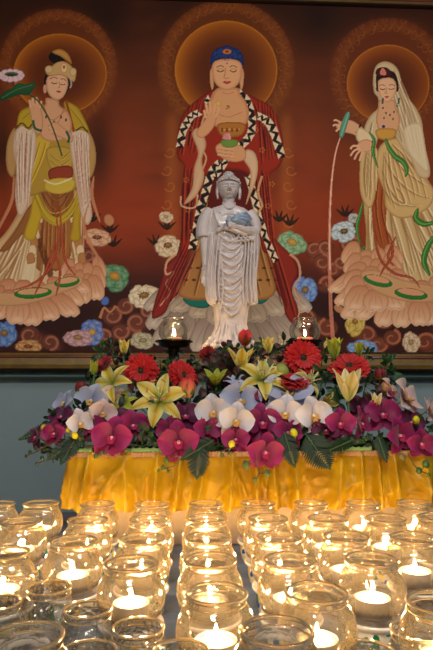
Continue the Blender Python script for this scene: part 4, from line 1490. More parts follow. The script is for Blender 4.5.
mb = MB()
rows = []
NR, NS = 110, 120
for i in range(NR + 1):
    a = PI * i / NR
    row = []
    for j in range(NS):
        b = 2 * PI * j / NS
        dx, dy, dz = math.sin(a) * math.sin(b), math.sin(a) * math.cos(b), math.cos(a)   # dy>0: viewer
        w = 10.0
        x, z, y = dx * w, dz * 13.2, dy * 10.8
        if z < 0:                                  # narrow to the chin
            t = -z / 13.2
            x *= 1 - .26 * t ** 1.6
            y *= 1 - .10 * t
        if dy > 0:
            f = dy
            e = 0
            e += 2.5 * g(x, z, 0, -2.6, 1.5, 1.6) + 1.5 * g(x, z, 0, .4, 1.0, 3.2)           # nose
            e += .6 * (g(x, z, -1.5, -3.2, .8, .7) + g(x, z, 1.5, -3.2, .8, .7))
            e -= 1.0 * (g(x, z, -3.9, 1.3, 2.6, 1.3) + g(x, z, 3.9, 1.3, 2.6, 1.3))             # sockets
            e += .95 * (g(x, z, -3.9, .4, 2.3, 1.0) + g(x, z, 3.9, .4, 2.3, 1.0))               # lids
            e -= .8 * (g(x, z, -3.9, -.7, 2.5, .45) + g(x, z, 3.9, -.7, 2.4, .35))              # closed line
            e += .5 * (g(x, z, -4, 3.2, 3.2, .6) + g(x, z, 4, 3.2, 3.2, .6))                    # brow
            e += .9 * g(x, z, 0, -6.2, 2.2, .55) + .9 * g(x, z, 0, -7.5, 1.8, .55) - .75 * g(x, z, 0, -6.85, 2.6, .28)
            e += .9 * g(x, z, 0, -10, 2.2, 1.4)                                                # chin
            e += .6 * (g(x, z, -5.4, -3.6, 2.4, 2.6) + g(x, z, 5.4, -3.6, 2.4, 2.6))            # cheeks
            y += e * f * 1.45
        row.append(tuple(HC + Vector((x * K, -y * K, z * K))))
    rows.append(row)
mb.grid(rows, True)
for sx in (-1, 1):                                  # long ear lobes
    P = spline([(sx * 10.2, -1, 3.5), (sx * 11.4, -1, 1), (sx * 11.4, -.4, -4), (sx * 11.0, 0, -8), (sx * 10.8, 0, -9.6)], 5)
    mb.tube([tuple(HC + Vector((p[0] * K, -p[1] * K, p[2] * K))) for p in P], [(1.7 if 4 < i < 12 else 1.3) * K for i in range(len(P))], 10, flat=1.6)
hd = mb.build('head', M_PORC, st)
# hair: snail curls over a cap, with a jewelled band
mb = MB()
HK = HC + Vector((0, 0, 4.6 * K))
mb.ball(HK + Vector((0, 1.6 * K, 0)), (11.6 * K, 11.4 * K, 10.6 * K), 32, 20)
ctr = HK + Vector((0, 1.6 * K, 0))
ph = PI * (3 - 5 ** .5)
for i in range(230):
    z = 1 - (i + .5) / 230 * 1.25
    r = math.sqrt(max(0, 1 - z * z))
    x, y = r * math.cos(ph * i), r * math.sin(ph * i)
    if y < -.2 and z < .02:
        continue
    if y < -.55 and z < .25:
        continue
    mb.ball(ctr + Vector((x * 11.8 * K, y * 11.6 * K, z * 10.8 * K)), .95 * K, 8, 5)
tp = HK + Vector((0, 2 * K, 10.6 * K))
mb.ball(tp, (5.2 * K, 5.2 * K, 4.2 * K), 20, 12)
for i in range(46):
    z = 1 - (i + .5) / 46 * 1.0
    r = math.sqrt(max(0, 1 - z * z))
    mb.ball(tp + Vector((r * math.cos(ph * i) * 5.3 * K, r * math.sin(ph * i) * 5.3 * K, z * 4.3 * K)), .8 * K, 8, 5)
hr = mb.build('hair', M_PORC, st)
mb = MB()
for i in range(19):
    t = (i - 9) / 9 * 1.5
    p = HC + Vector((math.sin(t) * 11.5 * K, -(math.cos(t) * 11.4 - .8) * K, (6.2 + 1.6 * math.cos(t)) * K))
    mb.ball(p, (1.15 * K), 8, 6)
    if i % 3 == 0:
        mb.ball(p + Vector((0, 0, 1.7 * K)), 1.2 * K, 8, 6)
mb.ball(HC + Vector((0, -11.6 * K, 9.8 * K)), (1.6 * K, 1.1 * K, 1.9 * K), 10, 8)
mb.build('head_band', M_PORC, st)
# lotus lying on the hand, leaning to one side
mb = MB()
lc = S(237, 226.5, 17.5)
for k in range(12):
    a = -.9 + 1.1 * k / 11 * 1.7
    for lay in (0, 1):
        L = (15 - 2.5 * lay - abs(k - 5) * .5)
        d = Vector((math.cos(-a * .42 + .0) * 1.0, 0, math.sin(-a * .42 + .12 + .08 * lay)))
        P = [lc + Vector((-9 * K, (k % 3) * .5 * K, 0)) + d * (L * t * 1.55 * K) + Vector((0, -(math.sin(t * PI) * 2.2 + lay) * K, 0)) for t in (0, .25, .5, .75, 1)]
        mb.tube([tuple(p) for p in P], [.6 * K, 1.5 * K, 2.0 * K, 1.6 * K, .3 * K], 10, flat=.45)
mb.ball(lc + Vector((-9 * K, 0, 0)), (3.4 * K, 3 * K, 3 * K), 12, 8)
mb.tube([tuple(lc + Vector((-10 * K, 0, -1 * K))), tuple(lc + Vector((-13 * K, 1 * K, -3 * K))), tuple(lc + Vector((-14 * K, 2 * K, -7 * K)))], [.9 * K] * 3, 8)
mb.build('lotus', M_PORCB, st)

# ------------------------------------------------------------------ shared candle parts
M_BOWL = thin_glass('lamp_bowl_glass', (.97, .94, .88), (.92, .84, .68), bump=.25, scale=(60, 60, 30))
M_RIM = solid_glass('glass_rim', (1.0, .95, .86))
M_METAL = principled('dark_brass', (56, 44, 34), rough=.28, metal=.85, noise_scale=40, noise_amt=.3)
M_WAX = principled('candle_wax', (250, 238, 205), rough=.45, sss=.25)
M_CUP = principled('tealight_cup', (196, 190, 184), rough=.32, metal=.75)
M_WICK = principled('wick', (30, 24, 20), rough=.9)
M_FLAME = emission('flame', (1.0, .66, .30), 1050)


def flame_mb(h=.015, r=.0030, z0=0.0):
    mb = MB()
    pr = []
    for i in range(9):
        t = i / 8
        pr.append((r * math.sin(PI * t ** .62) ** .9 * (1 - .25 * t) if 0 < i < 8 else 0.0, z0 + h * t))
    mb.lathe(pr, 10)
    return mb


def lamp(px, pyPlate, halfw, Y, label):
    base = at(px, pyPlate, Y)
    root = empty('altar_lamp', (base.x, base.y, RZT + .003))
    tag(root, label, 'oil lamp', 'pair of altar lamps')
    H = base.z - (RZT + .003)
    s = zdist(base) / F * halfw / .046       # plate radius
    R = .046 * s
    mb = MB()
    mb.lathe([(0, 0), (.026, 0), (.027, .004), (.022, .008), (.012, .014), (.009, .03), (.009, H * .45), (.013, H * .47), (.009, H * .49), (.0085, H - .062), (.014, H - .055),
              (.0155, H - .05), (.0125, H - .045), (.0115, H - .03), (.0135, H - .021), (.012, H - .017), (.016, H - .013), (0, H - .012)], 28)
    mb.build('stem', M_METAL, root)
    mb = MB()
    mb.lathe([(0, H - .014), (R * .62, H - .013), (R * .78, H - .008), (R * .82, H - .001), (R, H + .001), (R * 1.0, H + .0035), (R * .8, H + .003), (R * .7, H - .004), (0, H - .006)], 36)
    mb.build('plate', M_METAL, root)
    # bowl of glass
    q = R / .046 * 1.08
    bw = MB()
    z0 = H - .003
    bw.lathe([(0, z0 + .001), (.018 * q, z0 + .001), (.026 * q, z0 + .006), (.0335 * q, z0 + .018), (.0355 * q, z0 + .029), (.033 * q, z0 + .040), (.027 * q, z0 + .049), (.0245 * q, z0 + .053), (.025 * q, z0 + .056)], 36)
    bw.build('glass_bowl', M_BOWL, root)
    rr = MB()
    rr.torus(.0252 * q, .0012, z0 + .0565, 36, 8)
    rr.build('rim', M_RIM, root)
    cd = MB()
    cd.lathe([(0, z0 + .002), (.017 * q, z0 + .002), (.017 * q, z0 + .014), (.0155 * q, z0 + .014), (0, z0 + .013)], 24)
    c = cd.build('candle', M_WAX, root)
    MB().tube([(0, 0, z0 + .012), (.0003, 0, z0 + .019)], .0006, 6).build('wick', M_WICK, c)
    fl = flame_mb(.015, .0030, z0 + .018)
    fl.build('flame', M_FLAME, root)
    return root


lamp(174, 342.5, 19, 1.205, 'dark brass altar lamp with a lit glass bowl, left of the white statue')
lamp(305, 342.5, 19, 1.205, 'dark brass altar lamp with a lit glass bowl, right of the white statue')
# ------------------------------------------------------------------ flowers
rf = random.Random(11)
M_PET = principled('petal', (255, 255, 255), rough=.5, spec=.35, attr='Col', trans=.22, sheen=.1)
M_VEL = principled('velvet_petal', (255, 255, 255), rough=.55, spec=.3, attr='Col', trans=.12, sheen=.15)
M_LEAF = principled('leaf', (255, 255, 255), rough=.45, spec=.3, attr='Col')
M_STEM = principled('green_stem', (58, 92, 40), rough=.5)
M_FOAM = principled('floral_foam', (22, 42, 24), rough=.95, noise_scale=60, noise_amt=.4, bump=.6, bump_scale=120)


def L3(c):
    return np.array(lin(c))


def petal(mb, L, W, ang, outline, phi0=.2, phi1=.0, cup=.0, base=0.0, cf=None, nu=9, nv=7, twist=0.0, wav=0.0, phi2=0.0, zlift=0.0):
    """one petal growing from the flower's centre: up is Z, towards the viewer is -Y"""
    rows, cols = [], []
    z, y = base * math.cos(phi0), -base * math.sin(phi0) - zlift
    du = L / nu
    ph0 = rf.uniform(0, 6)
    c, s = math.cos(ang), math.sin(ang)
    for i in range(nu + 1):
        u = i / nu
        ph = phi0 + phi1 * u + phi2 * u * u
        w = W * .5 * outline(u)
        row, cr_ = [], []
        for j in range(nv + 1):
            v = 2 * j / nv - 1
            x = w * v
            up = cup * (v * v) * w + wav * W * math.sin(ph0 + u * 9 + (1 if v > 0 else 2)) * abs(v) ** 2 * u
            zz = z + up * math.sin(ph)
            yy = y - up * math.cos(ph)
            tw = twist * u
            x2 = x * math.cos(tw)
            yy += x * math.sin(tw)
            row.append((x2 * c + zz * s, yy, -x2 * s + zz * c))
            cr_.append(tuple(cf(u, v)) if cf else (1, 1, 1))
        rows.append(row)
        cols.append(cr_)
        z += du * math.cos(ph)
        y -= du * math.sin(ph)
    mb.grid(rows, cols=cols)


O_ROUND = lambda u: max(.06, math.sin(PI * min(1, u ** .82 * .97 + .03)) ** .55)
O_SEPAL = lambda u: max(.05, math.sin(PI * min(1, u ** .88 * .97 + .03)) ** .6)
O_STRAP = lambda u: (.45 + .55 * min(1, u * 2.2)) * (1 if u < .8 else math.sqrt(max(0.02, 1 - ((u - .8) / .2) ** 2)))
O_LILY = lambda u: max(.03, math.sin(PI * (u ** .8) * .985 + .02)) ** .85
O_LEAF = lambda u: max(.03, math.sin(PI * u ** .9 * .98 + .02)) ** .8
O_DISC = lambda u: max(.05, math.sqrt(max(0, 1 - (2 * u - 1) ** 2)))


def place(root, px, py, Y, yaw=0, pitch=0, roll=0):
    p = at(px, py, Y)
    root.location = p
    # face the viewer's side of the table, then turn
    root.rotation_mode = 'YXZ'
    M = Matrix.Rotation(math.radians(yaw), 3, 'Z') @ Matrix.Rotation(math.radians(pitch), 3, 'X') @ Matrix.Rotation(math.radians(roll), 3, 'Y')
    root.rotation_mode = 'XYZ'
    root.rotation_euler = M.to_euler('XYZ')
    return p


def stem_to_core(root, L=.045, r=.0016, back=True):
    """stalk running back from the bloom into the foam"""
    mb = MB()
    mb.tube([(0, .001, 0), (0, L * .35, -L * .1), (0, L * .75, -L * .45), (0, L, -L * .8)], [r * 1.2, r, r, r], 7)
    return mb.build('stem', M_STEM, root)


def Yof(py):
    return float(np.interp(py, [335, 345, 370, 400, 430, 455, 475], [1.20, 1.185, 1.14, 1.095, 1.045, 1.012, 1.004]))


def orchid(px, py, dpx, kind, label, group, yaw=0, pitch=0, roll=0, dY=0.0, Y=None):
    Y = (Y or Yof(py)) + dY
    D = dpx * (.93 if kind in 'wl' else .97) * pxsize(at(px, py, Y))
    root = empty('orchid_bloom')
    place(root, px, py, Y, yaw, pitch, roll)
    tag(root, label, 'orchid', group)
    if kind == 'w':
        A, B, E = L3((226, 224, 234)), L3((190, 184, 204)), L3((240, 234, 234))
    elif kind == 'l':     # white blooms further back, bluish shade put into the petal colour
        A, B, E = L3((188, 194, 222)), L3((158, 164, 200)), L3((206, 210, 230))
    elif kind == 'p':     # pinkish worn white
        A, B, E = L3((222, 198, 194)), L3((196, 158, 158)), L3((232, 216, 210))
    elif kind == 'd':     # deep purple
        A, B, E = L3((98, 12, 66)), L3((62, 6, 46)), L3((118, 24, 84))
    else:
        A, B, E = L3((142, 14, 90)), L3((84, 5, 56)), L3((172, 36, 116))
    j = rf.uniform(.92, 1.06)

    def cf(u, v):
        vein = .5 + .5 * math.cos(v * 26)
        k_ = min(1, (1 - u) ** 1.1 * .95)
        c = B * k_ + A * (1 - k_)  # petal's own base tint, deepened to paint shading between the petals
        c = c * (1 - .16 * vein * (1 - u)) * (1 - .14 * math.exp(-(v / .06) ** 2))
        t = abs(v) ** 4 * .4  # pale margin, strengthened as a painted highlight
        return np.clip((c * (1 - t) + E * t) * j, 0, 1)
    sp = MB()
    rj_ = lambda a: rf.uniform(-a, a)
    petal(sp, D * .50, D * .42, 0 + rj_(.08), O_ROUND, .42, -.75, .32, cf=cf, wav=.03, nu=10, nv=8, zlift=-.004)
    for s in (-1, 1):
        petal(sp, D * .49, D * .36, s * (2.48 + rj_(.1)), O_SEPAL, .40, -.7, .32, cf=cf, wav=.03, nu=10, nv=8, zlift=-.004)
    sp.build('sepals', M_PET if kind in 'wlp' else M_VEL, root, cols=True)
    pt = MB()
    for s in (-1, 1):
        petal(pt, D * .50, D * .55, s * (1.32 + rj_(.07)), O_ROUND, .72, -1.15, .34, cf=cf, wav=.035, nu=11, nv=9, zlift=.0012)
    pt.build('petals', M_PET if kind in 'wlp' else M_VEL, root, cols=True)
    lp = MB()
    if kind in 'wlp':
        lc, lt, cc = L3((226, 190, 110)), L3((206, 150, 60)), L3((240, 226, 200))
    else:
        lc, lt, cc = L3((206, 60, 120)), L3((150, 10, 60)), L3((232, 160, 190))
    s_ = D * .16
    f1 = lambda u, v: lc * (1 - u) + lt * u
    petal(lp, s_ * 1.5, s_ * .9, PI, O_LILY, .7, .7, .25, cf=f1, nu=6, nv=4, zlift=.002)
    for s in (-1, 1):
        petal(lp, s_ * .95, s_ * .8, s * 1.95, O_DISC, 1.0, -.4, .3, cf=f1, nu=5, nv=4, zlift=.002)
        lp.tube([(s * s_ * .1, -s_ * .6, -s_ * 1.1), (s * s_ * .3, -s_ * .9, -s_ * 1.35), (s * s_ * .55, -s_ * .8, -s_ * 1.5)], [D * .006, D * .005, D * .003], 5, col=tuple(lt))
    lp.build('lip', M_PET, root, cols=True)
    co = MB()
    co.ball((0, -.0035 - D * .03, D * .008), (D * .038, D * .06, D * .045), 10, 8, col=tuple(cc))
    co.build('column', M_PET, root, cols=True)
    stem_to_core(root, .04, .0013)
    return root


def gerbera(px, py, dpx, label, yaw=0, pitch=0, roll=0, dY=0.0, tone=(190, 20, 26), closed=0.0, n=26):
    Y = Yof(py) + dY
    D = dpx * pxsize(at(px, py, Y))
    root = empty('gerbera')
    place(root, px, py, Y, yaw, pitch, roll)
    tag(root, label, 'gerbera', 'red gerberas')
    A = L3(tone)

    def cf(u, v):
        c = A * (.72 + .36 * u) * (1 - .18 * (1 - abs(v)) ** 3 * (1 if u > .1 else 0))
        return np.clip(c, 0, 1)
    mb = MB()
    for ring, (k, l, w, p0, p1, zl) in enumerate(((n, .50, .105, -.06 + closed, .12, 0), (n, .45, .10, .14 + closed, -.02, .0016), (n - 6, .33, .085, .38 + closed, -.1, .003))):
        for i in range(k):
            a = 2 * PI * (i + .5 * ring) / k + rf.uniform(-.05, .05)
            petal(mb, D * (l - .10) * rf.uniform(.93, 1.05), D * w, a, O_STRAP, p0 + rf.uniform(-.08, .08), p1, -.25, base=D * .09, cf=cf, nu=6, nv=3, zlift=zl, twist=rf.uniform(-.2, .2))
    mb.build('ray_petals', M_VEL, root, cols=True)
    cm = MB()
    for i in range(40):         # ring of small inner florets
        a = 2 * PI * i / 40
        q = D * .088 * rf.uniform(.92, 1.1)
        cm.tube([(q * .9 * math.cos(a), -.001, q * .9 * math.sin(a)), (q * 1.15 * math.cos(a), -.0045, q * 1.15 * math.sin(a))], [D * .009, D * .006], 5, col=tuple(L3((176, 128, 44))))
    cm.build('floret_ring', M_VEL, root, cols=True)
    c2 = MB()
    c2.ball((0, -.002, 0), (D * .082, D * .035, D * .082), 18, 10, col=tuple(L3((36, 30, 16))))
    for i in range(30):
        q = D * .07 * math.sqrt((i + .5) / 30)
        a = i * 2.4
        c2.ball((q * math.cos(a), -.002 - D * .032 * math.sqrt(max(0, 1 - (q / (D * .084)) ** 2)), q * math.sin(a)), D * .009, 6, 4, col=tuple(L3((86, 78, 34) if i % 2 else (30, 24, 14))))
    c2.build('flower_centre', M_VEL, root, cols=True)
    stem_to_core(root, .028, .0022)
    return root


def lily(px, py, dpx, label, yaw=0, pitch=0, roll=0, dY=0.0, openness=1.0, tone='y', stamens=True):
    Y = Yof(py) + dY
    D = dpx * pxsize(at(px, py, Y))
    root = empty('lily')
    place(root, px, py, Y, yaw, pitch, roll)
    tag(root, label, 'lily', 'yellow-green lilies')
    if tone == 'y':
        mid, edge, base_ = L3((206, 172, 4)), L3((212, 214, 150)), L3((110, 128, 26))
    elif tone == 'pale':
        mid, edge, base_ = L3((226, 206, 120)), L3((234, 226, 190)), L3((190, 196, 110))
    else:
        mid, edge, base_ = L3((172, 170, 36)), L3((150, 172, 72)), L3((92, 122, 36))

    def cf(u, v):
        t = min(1, max(0, abs(v) - .16) * 1.3)
        c = mid * (1 - t) + edge * t
        k = max(0, 1 - u * 2.4)
        rib = 1 - .22 * math.exp(-(v / .12) ** 2)
        return np.clip((c * (1 - k) + base_ * k) * rib, 0, 1)
    mb = MB()
    p0 = 1.25 - .9 * openness
    for ring in (0, 1):
        for i in range(3):
            a = 2 * PI * (i + .5 * ring) / 3 + rf.uniform(-.1, .1)
            petal(mb, D * (.54 if openness > .4 else .8), D * (.20 if ring == 0 else .25) * (1.4 if openness < .4 else 1), a, O_LILY, p0 + .25 + .06 * ring, -.3 - .5 * openness, .28, cf=cf, nu=12, nv=6, phi2=-.75 * openness, wav=.05, zlift=.0008 * ring)
    mb.build('petals', M_PET, root, cols=True)
    if stamens:
        sm_ = MB()
        for i in range(6):
            a = 2 * PI * i / 6 + .3
            q = D * .17
            P = [(0, -D * .06, 0), (q * .4 * math.sin(a), -D * .22, q * .4 * math.cos(a)), (q * math.sin(a), -D * .38, q * math.cos(a) + D * .04)]
            sm_.tube(P, D * .011, 6, col=tuple(L3((198, 206, 150))))
            e = Vector(P[-1])
            t = Vector((math.cos(a), .2, -math.sin(a))) * D * .045
            sm_.tube([tuple(e - t), tuple(e), tuple(e + t)], [D * .010, D * .018, D * .010], 6, col=tuple(L3((176, 122, 84))))
        sm_.tube([(0, -D * .06, 0), (0, -D * .26, D * .01), (0, -D * .46, D * .05)], [D * .016, D * .013, D * .024], 7, col=tuple(L3((186, 204, 130))))
        sm_.build('stamens', M_VEL, root, cols=True)
    stem_to_core(root, .045, .0022)
    return root


def bud(px, py, dpx, hpx, cols, name, label, cat, group=None, roll=0, pitch=0, dY=0.0, layers=3):
    """closed flower: wrapped petals standing in a green calyx"""
    Y = Yof(py) + dY
    s = pxsize(at(px, py, Y))
    W, Hh = dpx * s, hpx * s
    root = empty(name)
    place(root, px, py, Y, 0, pitch, roll)
    tag(root, label, cat, group)
    ca_, cb_ = L3(cols[0]), L3(cols[1])

    def cf(u, v):
        return np.clip(ca_ * (1 - u) + cb_ * u, 0, 1) * (1 - .15 * abs(v))
    mb = MB()
    for lay in range(layers):
        k = 6 - lay
        for i in range(k):
            a = 2 * PI * (i + lay * .5) / k
            rows, cl = [], []
            for p in range(9):
                u = p / 8
                r = W * .5 * (1 - .2 * lay) * (math.sin(PI * min(1, .12 + u * .72)) ** .8)
                row, c_ = [], []
                for q in range(6):
                    v = 2 * q / 5 - 1
                    b_ = a + v * (PI / k) * 1.25 * (1 if u < .75 else max(.15, 1 - (u - .75) * 3.2))
                    row.append((r * math.cos(b_), r * math.sin(b_), Hh * (u - .5) * (1 - .05 * lay)))
                    c_.append(tuple(cf(u, v)))
                rows.append(row)
                cl.append(c_)
            mb.grid(rows, cols=cl)
    mb.build('petals', M_VEL, root, cols=True)
    cx_ = MB()
    g1, g2 = L3((96, 124, 56)), L3((60, 88, 40))
    for i in range(7):
        a = 2 * PI * i / 7
        rows, cl = [], []
        for p in range(6):
            u = p / 5
            r = W * .52 * math.sin(PI * min(.5, .08 + u * .42)) + .0004
            wd = (.5 * (1 - u) + .02)
            rows.append([(r * math.cos(a + v * wd), r * math.sin(a + v * wd), -Hh * .52 + Hh * .5 * u) for v in (-1, 0, 1)])
            cl.append([tuple(g1 * (1 - u) + g2 * u)] * 3)
        cx_.grid(rows, cols=cl)
    cx_.build('calyx', M_LEAF, root, cols=True)
    mb = MB()
    mb.tube([(0, 0, -Hh * .5), (0, .006, -Hh * .5 - .015), (0, .02, -Hh * .5 - .04)], [W * .1, W * .08, W * .08], 7)
    mb.build('stem', M_STEM, root)
    return root


def round_bud(px, py, dpx, col, label, group, dY=-.004, stem_v=(0, .012, -.01), name='flower_bud', cat='bud'):
    Y = Yof(py) + dY
    s = pxsize(at(px, py, Y))
    root = empty(name)
    root.location = at(px, py, Y)
    root.rotation_euler = (rf.uniform(-.4, .4), rf.uniform(-.6, .6), 0)
    tag(root, label, cat, group)
    c = L3(col)
    mb = MB()
    r = dpx * s / 2
    mb.ball((0, 0, 0), (r, r, r * 1.18), 14, 10, col=tuple(c), disp=lambda d: 1 + .05 * math.cos(3 * math.atan2(d.y, d.x)))
    mb.build('bud_head', M_LEAF, root, cols=True)
    MB().tube([(0, 0, -r), (stem_v[0] * .5, stem_v[1] * .5, stem_v[2] * .5 - r), (stem_v[0], stem_v[1], stem_v[2] - r)], [.0009, .0008, .0008], 6).build('stem', M_STEM, root)
    return root


def fern(p0, p1, wpx, label, Y0=None, Y1=None, col=((14, 32, 16), (26, 54, 26)), n=15, droop=0.0, name='fern_frond', group='fern fronds'):
    """frond with paired leaflets, from base to tip"""
    a, b = at(p0[0], p0[1], Y0 or Yof(p0[1]) + .01), at(p1[0], p1[1], Y1 or Yof(p1[1]) - .006)
    s = pxsize(a)
    root = empty(name, a)
    tag(root, label, 'fern', group)
    d = b - a
    L = d.length
    t = d.normalized()
    side = t.cross(Vector((0, -1, .15))).normalized()
    nrm = side.cross(t).normalized()
    c0, c1 = L3(col[0]), L3(col[1])
    st_ = MB()
    P = [t * (L * k / 6) + nrm * (-droop * (k / 6) ** 2) for k in range(7)]
    st_.tube([tuple(p) for p in P], [.0013 - .0001 * k for k in range(7)], 6)
    st_.build('stem', M_STEM, root)
    mb = MB()
    for i in range(n):
        u = (i + .8) / n
        c = t * (L * u) + nrm * (-droop * u * u)
        w = wpx * s * .62 * (math.sin(PI * min(1, .30 + u * .66)) ** .8)
        for sg in (-1, 1):
            dr = (side * sg * .9 + t * .55 + nrm * rf.uniform(-.15, .15)).normalized()
            ac = dr.cross(nrm).normalized()
            rows, cl = [], []
            for k in range(6):
                q = k / 5
                hw = L / n * .46 * O_LEAF(q * .92 + .06)
                m = c + dr * (w * q) + nrm * (-.12 * w * q * q)
                rows.append([tuple(m - ac * hw), tuple(m + nrm * hw * .3), tuple(m + ac * hw)])
                cl.append([tuple(c0 * (1 - q) + c1 * q), tuple(c0), tuple(c0 * (1 - q) + c1 * q)])
            mb.grid(rows, cols=cl)
    # end leaflet
    rows = []
    for k in range(5):
        q = k / 4
        hw = L / n * .7 * O_LEAF(q * .9 + .08)
        m = t * (L * (1 + .12 * q)) + nrm * (-droop)
        rows.append([tuple(m - side * hw), tuple(m + nrm * hw * .2), tuple(m + side * hw)])
    mb.grid(rows, cols=[[tuple(c1)] * 3] * 5)
    mb.build('leaflets', M_LEAF, root, cols=True)
    return root


def round_leaves(px, py, rpx, n, label, group, tone='b', dY=0.0, name='leaf_sprig', spread=1.0):
    """sprig of round leaves on a short stem"""
    Y = Yof(py) + dY
    o = at(px, py, Y)
    s = pxsize(o)
    root = empty(name, o)
    tag(root, label, 'foliage', group)
    C_ = {'b': ((42, 16, 18), (66, 28, 26)), 'g': ((24, 50, 24), (48, 84, 38)), 'k': ((13, 30, 18), (26, 50, 30)), 'y': ((110, 130, 50), (164, 170, 80))}[tone]
    c0, c1 = L3(C_[0]), L3(C_[1])
    mb = MB()
    st_ = MB()
    st_.tube([(0, .03, -.03), (0, .014, -.012), (0, 0, rpx * s * .6)], [.0012, .001, .0007], 6)
    for i in range(n):
        a = rf.uniform(0, 2 * PI) if n > 5 else 2 * PI * i / n + rf.uniform(-.3, .3)
        q = rpx * s * spread * (rf.uniform(.35, 1.0) if n > 5 else .62)
        c = Vector((q * math.cos(a), rf.uniform(-.006, .010), q * math.sin(a)))
        R = Matrix.Rotation(a - PI / 2 + rf.uniform(-.5, .5), 3, 'Y').inverted() @ Matrix.Rotation(rf.uniform(-.7, .5), 3, 'X')
        Lf = rpx * s * rf.uniform(.62, .85) * (1.25 if tone in 'gky' else 1)
        Wf = Lf * (.85 if tone == 'b' else .48)
        rows, cl = [], []
        for k in range(8):
            u = k / 7
            w = Wf * .5 * (O_DISC(u * .96 + .02) if tone == 'b' else O_LEAF(u))
            row = []
            for v in (-1, -.5, 0, .5, 1):
                p = R @ Vector((w * v, -.12 * Lf * math.sin(PI * u) - .25 * w * v * v, (u - .35) * Lf))
                row.append(tuple(c + p))
            rows.append(row)
            cl.append([tuple(c1), tuple(c0 * .5 + c1 * .5), tuple(c0), tuple(c0 * .5 + c1 * .5), tuple(c1)])
        mb.grid(rows, cols=cl)
        st_.tube([(0, .004, 0), tuple(c * .5 + Vector((0, .004, 0))), tuple(c)], .0006, 5)
    mb.build('leaves', M_LEAF, root, cols=True)
    st_.build('stem', M_STEM, root)
    return root


def bud_spray(path, buds, label, Y, tone=(66, 88, 40)):
    """thin flower stalk with unopened buds"""
    P = [at(x, y, Y) for x, y in path]
    root = empty('bud_spray', P[0])
    tag(root, label, 'flower stalk', 'orchid stalks with unopened buds')
    s = pxsize(P[0])
    mb = MB()
    Q = [Vector(p) for p in spline([tuple(p - P[0]) for p in P], 6)]
    mb.tube([tuple(p) for p in Q], .0011, 7)
    mb.build('stem', principled('brown_stem', (62, 52, 34), rough=.5), root)
    for (x, y, d) in buds:
        b_ = MB()
        c = at(x, y, Y - .003) - P[0]
        r = d * s / 2
        b_.ball(c, (r, r, r * 1.15), 12, 8, col=tuple(L3(tone)))
        # short joint to the nearest stalk point
        nr = min(Q, key=lambda q: (q - c).length)
        b_.tube([tuple(nr), tuple((nr + c) / 2), tuple(c)], .0008, 5, col=tuple(L3((60, 60, 34))))
        b_.build('bud', M_LEAF, root, cols=True)
    return root


# foam heart of the arrangement, hidden under the blooms
mb = MB()
rows = []
for i in range(25):
    t = i / 24
    x = RXA + .045 + (RXB - RXA - .1) * t
    env = max(.05, math.sin(PI * min(1, max(0, t * .93 + .035)))) ** .6
    xc = at(232, 400, 1.12).x
    hgt = .012 + .062 * math.exp(-((x - xc) / .16) ** 2) + .012 * env
    row = []
    for k in range(15):
        a = PI * k / 14
        yb = 1.124 - .044 * math.cos(a) * (1 if a < PI / 2 else 1.0)
        zb_ = RZT + .002 + hgt * math.sin(a) ** .8 * (1 + .06 * noise.noise(Vector((x * 30, a * 2, 0)))) * (1 if k not in (0, 14) else 0)
        row.append((x, yb, zb_))
    rows.append(row)
mb.grid(rows, closed=True, cap0=True, cap1=True)
o = mb.build('floral_foam', M_FOAM)
tag(o, 'dark green foam block hidden under the blooms holding the arrangement together', 'floral foam')

# pale green leaf mat peeping out along the cloth's top edge
for k, (x0, x1, y) in enumerate(((124, 163, 449.5), (62, 92, 452), (340, 372, 452))):
    mb = MB()
    rows = []
    for i in range(40):
        x = x0 + (x1 - x0) * i / 39
        p = at(x, y, 1.045)
        q = at(x, y + 4 + 1.5 * math.sin(i * 1.9), 1.030)
        rows.append([(p.x, p.y, RZT + .012 + .002 * math.sin(i * .9)), ((p.x + q.x) / 2, (p.y + q.y) / 2, RZT + .012), (q.x, q.y, RZT + .007 + .001 * math.sin(i * 2.2))])
    mb.grid(rows, cols=[[tuple(L3((126, 150, 76))), tuple(L3((150, 172, 96))), tuple(L3((120, 148, 80)))]] * 40)
    o = mb.build('pale_leaf', M_LEAF, cols=True)
    o.modifiers.new('s', 'SOLIDIFY').thickness = .0008
    tag(o, ('pale green ruffled leaf along the cloth edge below the open lily', 'pale green ruffled leaf at the left end of the cloth edge', 'pale green ruffled leaf at the cloth edge below magenta orchids right')[k], 'leaf', 'pale leaves on the cloth edge')

# ---- gerberas
gerbera(141, 371, 39, 'large bright red gerbera facing the viewer, left of the left altar lamp', yaw=-4, pitch=-6)
gerbera(183, 376, 38, 'red gerbera turned sideways directly below the left altar lamp', yaw=38, pitch=-24, dY=.01)
gerbera(303, 358, 41, 'large red gerbera facing the viewer directly below the right altar lamp', yaw=4, pitch=-8)
gerbera(293, 381, 37, 'red gerbera seen edge-on, tucked behind the white orchids', pitch=-66, yaw=3, dY=-.005)
gerbera(349, 367, 44, 'red gerbera tipped back, right of the one below the lamp', yaw=-14, pitch=-48, roll=10)
gerbera(105, 366, 24, 'small half-hidden dark red gerbera at the upper left of the arrangement', yaw=-40, pitch=-40, tone=(160, 22, 24), n=20, closed=.3)
gerbera(209, 357, 24, 'dark red half-closed gerbera between left lamp and statue foot', yaw=-20, pitch=-34, tone=(136, 18, 24), closed=.7, n=20)
